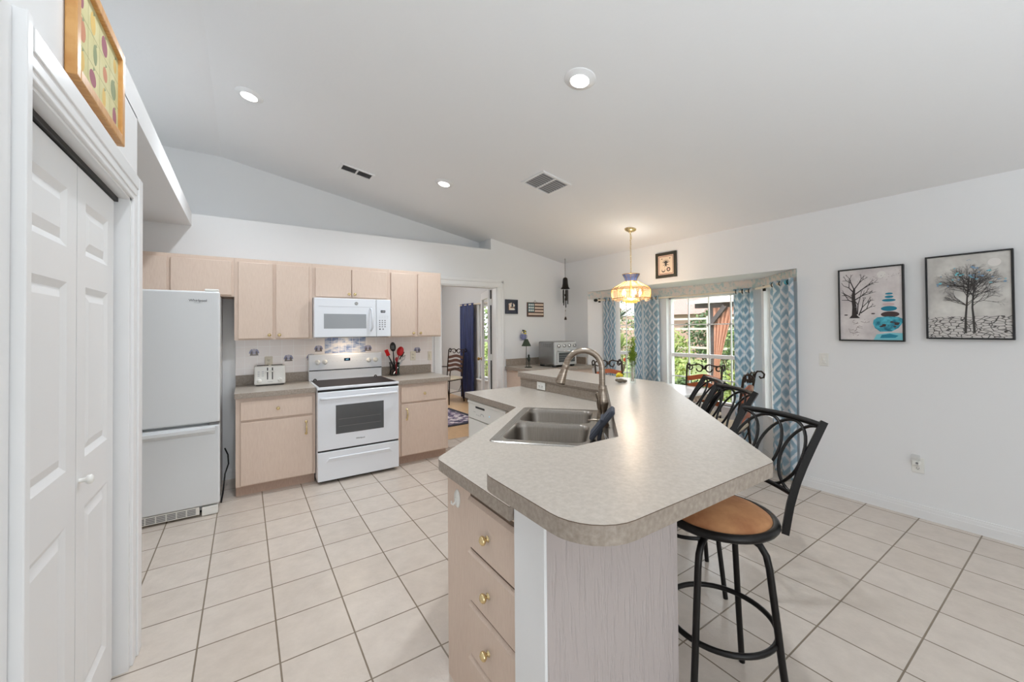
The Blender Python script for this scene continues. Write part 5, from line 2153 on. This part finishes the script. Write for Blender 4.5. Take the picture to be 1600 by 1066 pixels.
for k in range(34):
    a_, r_ = rnd.uniform(.2, 2.9), rnd.uniform(.08, .19)
    F.ell((.005 + r_ * cos(a_), .05 + r_ * .9 * sin(a_)), rnd.uniform(.004, .009), rnd.uniform(.003, .007), 'art_blue' if k % 3 else 'art_teal_pale', 8)
F.line((.0, .25), (.012, .258), .003, .001, 'art_blue')
F.line((.012, .258), (.022, .25), .003, .001, 'art_blue')
b.build('picture', a2)

a3 = wall_art('framed_picture', 'dark-framed botanical print above the bay opening', 'picture', 2.962, 2.218, .14, .155)
b = MB('art_frame_dark')
frame_bars(b, .143, .154, .036, .020)
b.build('frame', a3)
b = MB('art_pinkish')
b.box(-.107, .107, -.012, -.002, -.118, .118)
F = Flat(b, -.0122)
F.poly([(-.088, -.098), (.088, -.098), (.088, .098), (-.088, .098)], 'art_beige')
for s in (-1, 1):
    F.line((s * .092, -.105), (s * .092, .105), .004, .004, 'art_frame_dark')
    F.line((-.092, s * .105), (.092, s * .105), .004, .004, 'art_frame_dark')
F.ell((0, .02), .012, .035, 'art_frame_dark')
for k in range(7):
    a_ = radians(20 + 23 * k)
    F.line((0, .02), (.055 * cos(a_), .02 + .05 * sin(a_)), .013, .003, 'art_branch')
for k in range(4):
    a_ = radians(200 + 46 * k)
    F.line((0, .01), (.045 * cos(a_), .01 + .04 * sin(a_)), .010, .003, 'art_branch')
F.ell((-.035, -.062), .026, .024, 'art_frame_dark')
F.ell((-.035, -.055), .021, .018, 'art_beige')
F.ell((.035, -.055), .026, .026, 'art_frame_dark')
F.ell((.035, -.055), .014, .014, 'art_pinkish')
for s in (-1, 1):
    F.ell((s * .055, .078), .009, .006, 'art_branch')
b.build('picture', a3)

# fruit print over the pantry door
a4 = thing('framed_picture', 'wood-framed print of fruit hanging above the pantry door', 'picture', (XP + .001, 1.88, 2.372))
a4.rotation_euler = RY
w, h = .272, .180
b = MB('pine_frame')
for x0, x1, z0, z1 in ((-w, -w + .036, -h, h), (w - .036, w, -h, h), (-w + .036, w - .036, -h, -h + .036), (-w + .036, w - .036, h - .036, h)):
    b.rbox(x0, x1, -.026, 0, z0, z1, .004, 2)
b.build('frame', a4)
b = MB('art_fruit_paper')
b.box(-w + .036, w - .036, -.012, -.003, -h + .036, h - .036)
F = Flat(b, -.0122)
for i in range(1, 3):
    F.line((-w + .04, -h + .036 + i * .096), (w - .04, -h + .036 + i * .096), .003, .003, 'art_fruit_line')
for i in range(1, 4):
    F.line((-w + .036 + i * .118, -h + .04), (-w + .036 + i * .118, h - .04), .003, .003, 'art_fruit_line')
k = 0
for i in range(4):
    for j in range(3):
        c = (-w + .095 + i * .118 + .012 * sin(5 * i + 3 * j), -h + .084 + j * .096 + .008 * cos(7 * i + j))
        mt = ('art_fruit_yellow', 'art_fruit_red', 'art_fruit_plum', 'art_fruit_green')[(i * 2 + j) % 4]
        F.ell(c, (.026, .034, .020)[(i + j) % 3], (.034, .026, .036)[(i + 2 * j) % 3], mt)
        F.poly([(c[0], c[1] + .025), (c[0] + .022, c[1] + .038), (c[0] + .006, c[1] + .042)], 'art_fruit_green')
b.build('picture', a4)

# rug in the far room
rg = MB('rug_border')
rg.box(-.55, .55, -.62, .62, 0, .010)
rg.box(-.47, .47, -.54, .54, .0095, .0115, 'rug')
o = rg.build('rug', loc=(2.60, 6.08, .0005))
o.rotation_euler = (0, 0, radians(3))
tag(o, 'patterned purple rug on the wood floor beyond the doorway', 'rug')

# ------------------------------------------------------------------ lights and vents in the sloped ceiling
def on_ceiling(x, y):
    return Matrix.Translation((x, y, ceil_z(x))) @ Matrix.Rotation(math.atan(SL) if x > -.2 else 0, 4, 'Y')
def can(label, x, y, power=CAN_POWER):
    t = thing('recessed_light', label, 'ceiling light', (x, y, ceil_z(x)), 0, 'recessed lights in the sloped ceiling')
    t.rotation_euler = (0, math.atan(SL), 0)
    b = MB('trim_paint')
    b.lathe([(.056, -.016), (.062, -.014), (.070, -.006), (.090, -.005), (.094, -.001), (.094, .001)], (0, 0, 0), 32)
    b.build('trim_ring', t)
    b = MB('can_glow')
    b.lathe([(0, -.020), (.030, -.019), (.050, -.016), (.057, -.012)], (0, 0, 0), 28)
    b.build('lens', t)
    l = bpy.data.lights.new('recessed_lamp', 'SPOT')
    l.energy = power
    l.color = (.88, .94, 1.0)
    l.spot_size = radians(160)
    l.spot_blend = .9
    l.shadow_soft_size = .05
    lo = bpy.data.objects.new('recessed_lamp', l)
    COL.objects.link(lo)
    lo.parent = t
    lo.location = (0, 0, -.03)
    return t
can('recessed light nearest the camera, alone in the right of the ceiling', 1.672, 1.735)
can('recessed light nearest the pantry wall', 0.030, 3.60)
can('recessed light above the pantry door, past the top edge of the view', 0.030, 1.735, CAN_POWER * .42)
can('smallest-looking recessed light, between the two ceiling vents', 1.693, 3.743)

def vent(name, label, x, y, hx, hy, rz, mat, slat, two=True, n=8):
    t = thing(name, label, 'vent', (x, y, ceil_z(x)), 0)
    t.matrix_world = Matrix.Translation((x, y, ceil_z(x))) @ Matrix.Rotation(math.atan(SL), 4, 'Y') @ Matrix.Rotation(rz, 4, 'Z')
    b = MB(mat)
    fw = .022
    for x0, x1, y0, y1 in ((-hx, -hx + fw, -hy, hy), (hx - fw, hx, -hy, hy), (-hx + fw, hx - fw, -hy, -hy + fw), (-hx + fw, hx - fw, hy - fw, hy), (-.008, .008, -hy + fw, hy - fw)):
        b.box(x0, x1, y0, y1, -.010, .0)
    b.build('frame', t)
    b = MB('grey_plastic')
    b.box(-hx + fw, hx - fw, -hy + fw, hy - fw, -.0015, -.0005)
    b.build('duct', t)
    b = MB(slat)
    for i in range(n):
        yy = -hy + fw + (2 * hy - 2 * fw) * (i + .5) / n
        dy = (hy - fw) / n * 1.02
        for sx in (-1, 1):
            xa, xb = (.008, hx - fw) if sx > 0 else (-hx + fw, -.008)
            b.add([(xa, yy - dy, -.010), (xb, yy - dy, -.010), (xb, yy + dy, -.003), (xa, yy + dy, -.003)], [(0, 1, 2, 3)])
    b.build('slat', t)
    return t
vent('ceiling_vent', 'narrow dark ceiling vent above the microwave wall', .957, 4.262, .165, .085, 0, 'trim_paint', 'print_grey', n=5)
vent('ceiling_vent', 'square white ceiling vent right of the small recessed light', 2.365, 2.925, .17, .17, 0, 'trim_paint', 'print_faint', n=9)

# ================================================================== garden seen through the windows
GZ = -0.20
g = MB('lawn')
g.box(5.2, 60, -30, 60, GZ - .1, GZ)
g.box(4.0, 5.2, 4.97, 60, GZ - .1, GZ)
struct(g.build('ground'))

def shrub(label, x, y, rx, rz, mat, n=900, size=.075, seed=1, cat='shrub', name='shrub', grp='shrubs in the garden bed'):
    rnd = random.Random(seed)
    t = thing(name, label, cat, (x, y, GZ), 0, grp)
    b = MB('bark')
    for k in range(5):
        a = 2 * pi * k / 5
        b.tube([(0, 0, 0), (rx * .2 * cos(a), rx * .2 * sin(a), rz * .6), (rx * .5 * cos(a), rx * .5 * sin(a), rz * 1.2)], [.025, .018, .008], 6)
    b.build('stem', t)
    b = MB(mat)
    for k in range(n):
        u, a = rnd.uniform(-1, 1), rnd.uniform(0, 2 * pi)
        s = sqrt(1 - u * u)
        r = rnd.uniform(.62, 1.05) * (1 + .15 * sin(3 * a + seed) * s)
        p = Vector((rx * r * s * cos(a), rx * r * s * sin(a), rz + rz * r * u))
        d = Vector((rnd.uniform(-1, 1), rnd.uniform(-1, 1), rnd.uniform(-.3, 1.2))).normalized() * size * rnd.uniform(.7, 1.4)
        w = d.cross(Vector((rnd.uniform(-1, 1), rnd.uniform(-1, 1), rnd.uniform(-1, 1)))).normalized() * size * .34
        b.add([p, p + d * .5 + w, p + d, p + d * .5 - w], [(0, 1, 2, 3)])
    o = b.build('foliage', t)
    o['kind'] = 'stuff'
    return t

def yucca(label, x, y, h, ln, n, mat, seed, name='yucca'):
    rnd = random.Random(seed)
    t = thing(name, label, 'plant', (x, y, GZ), 0, 'spiky plants in the garden')
    b = MB('bark')
    b.cyl((0, 0, 0), (0, 0, h), .07, .05, 8)
    b.build('trunk', t)
    b = MB(mat)
    for k in range(n):
        a, e = rnd.uniform(0, 2 * pi), rnd.uniform(-.15, 1.35)
        d = Vector((cos(a) * cos(e), sin(a) * cos(e), sin(e)))
        L = ln * rnd.uniform(.75, 1.1)
        s = d.cross(Vector((0, 0, 1))).normalized() * .028
        p = Vector((0, 0, h))
        q = p + d * L * .55
        tip = p + d * L + Vector((0, 0, -.12 * L * cos(e)))
        b.add([p - s * .6, p + s * .6, q + s, q - s, tip], [(0, 1, 2, 3), (3, 2, 4)])
    b.build('leaves', t)
    return t

rows = [
    (7.4, 5.25, .52, .50, 'leaf_light', 'low lime-green shrub left in the middle window'),
    (8.1, 3.9, .40, .45, 'leaf_light', 'rounded lime shrub behind the low one in the middle window'),
    (7.5, 3.1, .42, .72, 'leaf_mid', 'upright green shrub right of the peach drape'),
    (9.6, 4.2, .50, .85, 'leaf_light', 'tall yellow-green shrub far right in the middle window'),
    (9.9, 6.75, .62, .80, 'leaf_light', 'bright shrub far left in the middle window, below the fence'),
    (10.6, 5.45, .60, .78, 'leaf_mid', 'green shrub beyond the gazebo post, below the fence'),
    (6.75, 4.25, .34, .34, 'leaf_dark', 'dark low shrub below the middle window rail'),
    (6.7, 6.3, .30, .36, 'leaf_mid', 'green shrub in the left window, below the yucca'),
    (8.6, 8.4, .62, .85, 'leaf_light', 'light green shrub filling the left window'),
    (11.2, 9.6, .90, 1.15, 'leaf_mid', 'big green bush high in the left window'),
]
for k, (x, y, rx, rz, mt, lb) in enumerate(rows):
    shrub(lb, x, y, rx, rz, mt, 900, .085, 31 + k)
shrub('dense green tree behind the fence in the middle window', 15.5, 8.75, .95, 1.15, 'leaf_dark', 1500, .14, 77, 'tree', 'tree', 'trees beyond the fence')
shrub('tall leafy tree seen through the window beyond the doorway', 9.0, 14.5, 1.6, 1.5, 'leaf_mid', 1800, .16, 78, 'tree', 'tree', 'trees beyond the far room')
shrub('light green bush low in the window beyond the doorway', 6.2, 10.6, .8, .6, 'leaf_light', 900, .10, 79, grp='trees beyond the far room')
yucca('spiky yucca in the left bay window', 8.6, 7.5, 1.05, .55, 90, 'leaf_light', 5)
yucca('palm with drooping fronds at the top of the left bay window', 10.0, 8.75, 1.95, 1.05, 70, 'leaf_dark', 6, 'palm')
yucca('spiky bromeliad among the shrubs in the middle window', 8.5, 5.75, .95, .45, 60, 'leaf_light', 7)

rnd = random.Random(9)
for k in range(9):
    bm = bmesh.new()
    bmesh.ops.create_icosphere(bm, subdivisions=2, radius=1.0)
    sx, sy, sz = rnd.uniform(.16, .28), rnd.uniform(.16, .30), rnd.uniform(.09, .16)
    for v in bm.verts:
        f = 1 + .22 * sin(v.co.x * 5 + k) * cos(v.co.y * 4 + 2 * k)
        v.co = Vector((v.co.x * sx * f, v.co.y * sy * f, v.co.z * sz * f))
    b = MB('rock')
    b.bm(bm, None, False)
    bm.free()
    o = b.build('rock', loc=(6.05 + .05 * (k % 3), 2.6 + .66 * k, GZ + sz * .55))
    tag(o, 'tan edging rock in a row along the garden bed', 'rock', 'edging rocks along the garden bed')

# gazebo corner with a tied drape
gz = thing('gazebo', 'grey gazebo corner post with beam, brace and pale roof', 'gazebo', (9.0, 5.04, GZ))
b = MB('gazebo_wood')
b.box(-.075, .075, -.075, .075, 0, 2.12)
b.build('post', gz)
b = MB('gazebo_wood')
b.box(-.06, .06, -2.6, .42, 2.10, 2.235)
b.build('beam', gz)
b = MB('gazebo_wood')
b.X = Matrix.Translation((-.16, .02, 1.66)) @ Matrix.Rotation(radians(40), 4, 'X')
b.box(-.04, .04, -.045, .045, 0, .60)
b.build('brace', gz)
b = MB('gazebo_roof')
b.add([(-.25, .50, 2.235), (-.25, -2.7, 2.235), (2.4, -2.7, 3.1), (2.4, -1.6, 3.1), (-.25, .50, 2.20), (-.25, -2.7, 2.20), (2.4, -2.7, 3.06), (2.4, -1.6, 3.06)],
      [(0, 1, 2, 3), (4, 7, 6, 5), (0, 4, 5, 1), (1, 5, 6, 2), (2, 6, 7, 3), (3, 7, 4, 0)])
b.build('roof', gz)
dp_ = thing('drape', 'peach drape tied in at the waist on the gazebo post', 'curtain', (8.93, 4.86, GZ))
b = MB('peach_cloth')
vs, fs = [], []
nz, nx = 22, 30
for j in range(nz + 1):
    g_ = j / nz
    z = .02 + 2.07 * g_
    wid = .10 + .30 * max(0, (z - .78) / 1.3) ** 1.1 + .16 * max(0, (.72 - z) / .72)
    cen = .06 - .16 * max(0, (z - .78) / 1.3)
    for i in range(nx + 1):
        f = -1 + 2 * i / nx
        vs.append((-.03 + .03 * sin(f * 15), cen + f * wid * .62, z))
for j in range(nz):
    for i in range(nx):
        a = j * (nx + 1) + i
        fs.append((a, a + 1, a + nx + 2, a + nx + 1))
b.add(vs, fs, None, True)
o = b.build('cloth', dp_)
md_ = o.modifiers.new('thickness', 'SOLIDIFY')
md_.thickness = .01
b = MB('gazebo_wood')
b.tube([(-.03 + .05 * cos(2 * pi * i / 16), .06 + .085 * sin(2 * pi * i / 16), .76) for i in range(16)], .012, 6, True)
b.build('tie', dp_)

# fence, neighbour's house, bin
fe = thing('fence', 'pale post and rail fence behind the shrubs', 'fence', (13.0, 7.5, GZ))
b = MB('fence_white')
for z in (1.55, 1.90, .9):
    b.box(-.03, .03, -4.5, 6, z, z + .07)
b.build('rail', fe)
for k in range(8):
    b = MB('fence_white')
    b.box(-.05, .05, -4.4 + 1.45 * k - .05, -4.4 + 1.45 * k + .05, 0, 2.02)
    b.build('post', fe)
hs = thing('house', 'brown tiled roof and stucco wall of a house beyond the fence', 'house', (19.0, 13.2, GZ))
b = MB('stucco')
b.box(0, 6, -2.0, 5.0, 0, 2.35)
b.build('wall', hs)
b = MB('roof_tiles')
b.add([(-.4, -2.3, 2.3), (-.4, 1.2, 2.3), (3.0, .4, 4.2), (3.0, -1.0, 4.2), (6.4, -2.3, 2.3), (6.4, 1.2, 2.3)],
      [(0, 1, 2, 3), (0, 3, 4), (4, 3, 2, 5), (1, 5, 2), (0, 4, 5, 1)])
b.build('roof', hs)
bn = thing('garden_bin', 'dark green bin low in the left bay window', 'bin', (7.5, 6.9, GZ))
b = MB('bin_green')
b.rbox(-.22, .22, -.20, .20, 0, .95, .03, 3)
b.build('body', bn)
b = MB('bin_green')
b.rbox(-.25, .24, -.23, .23, .952, 1.02, .025, 3)
b.build('lid', bn)
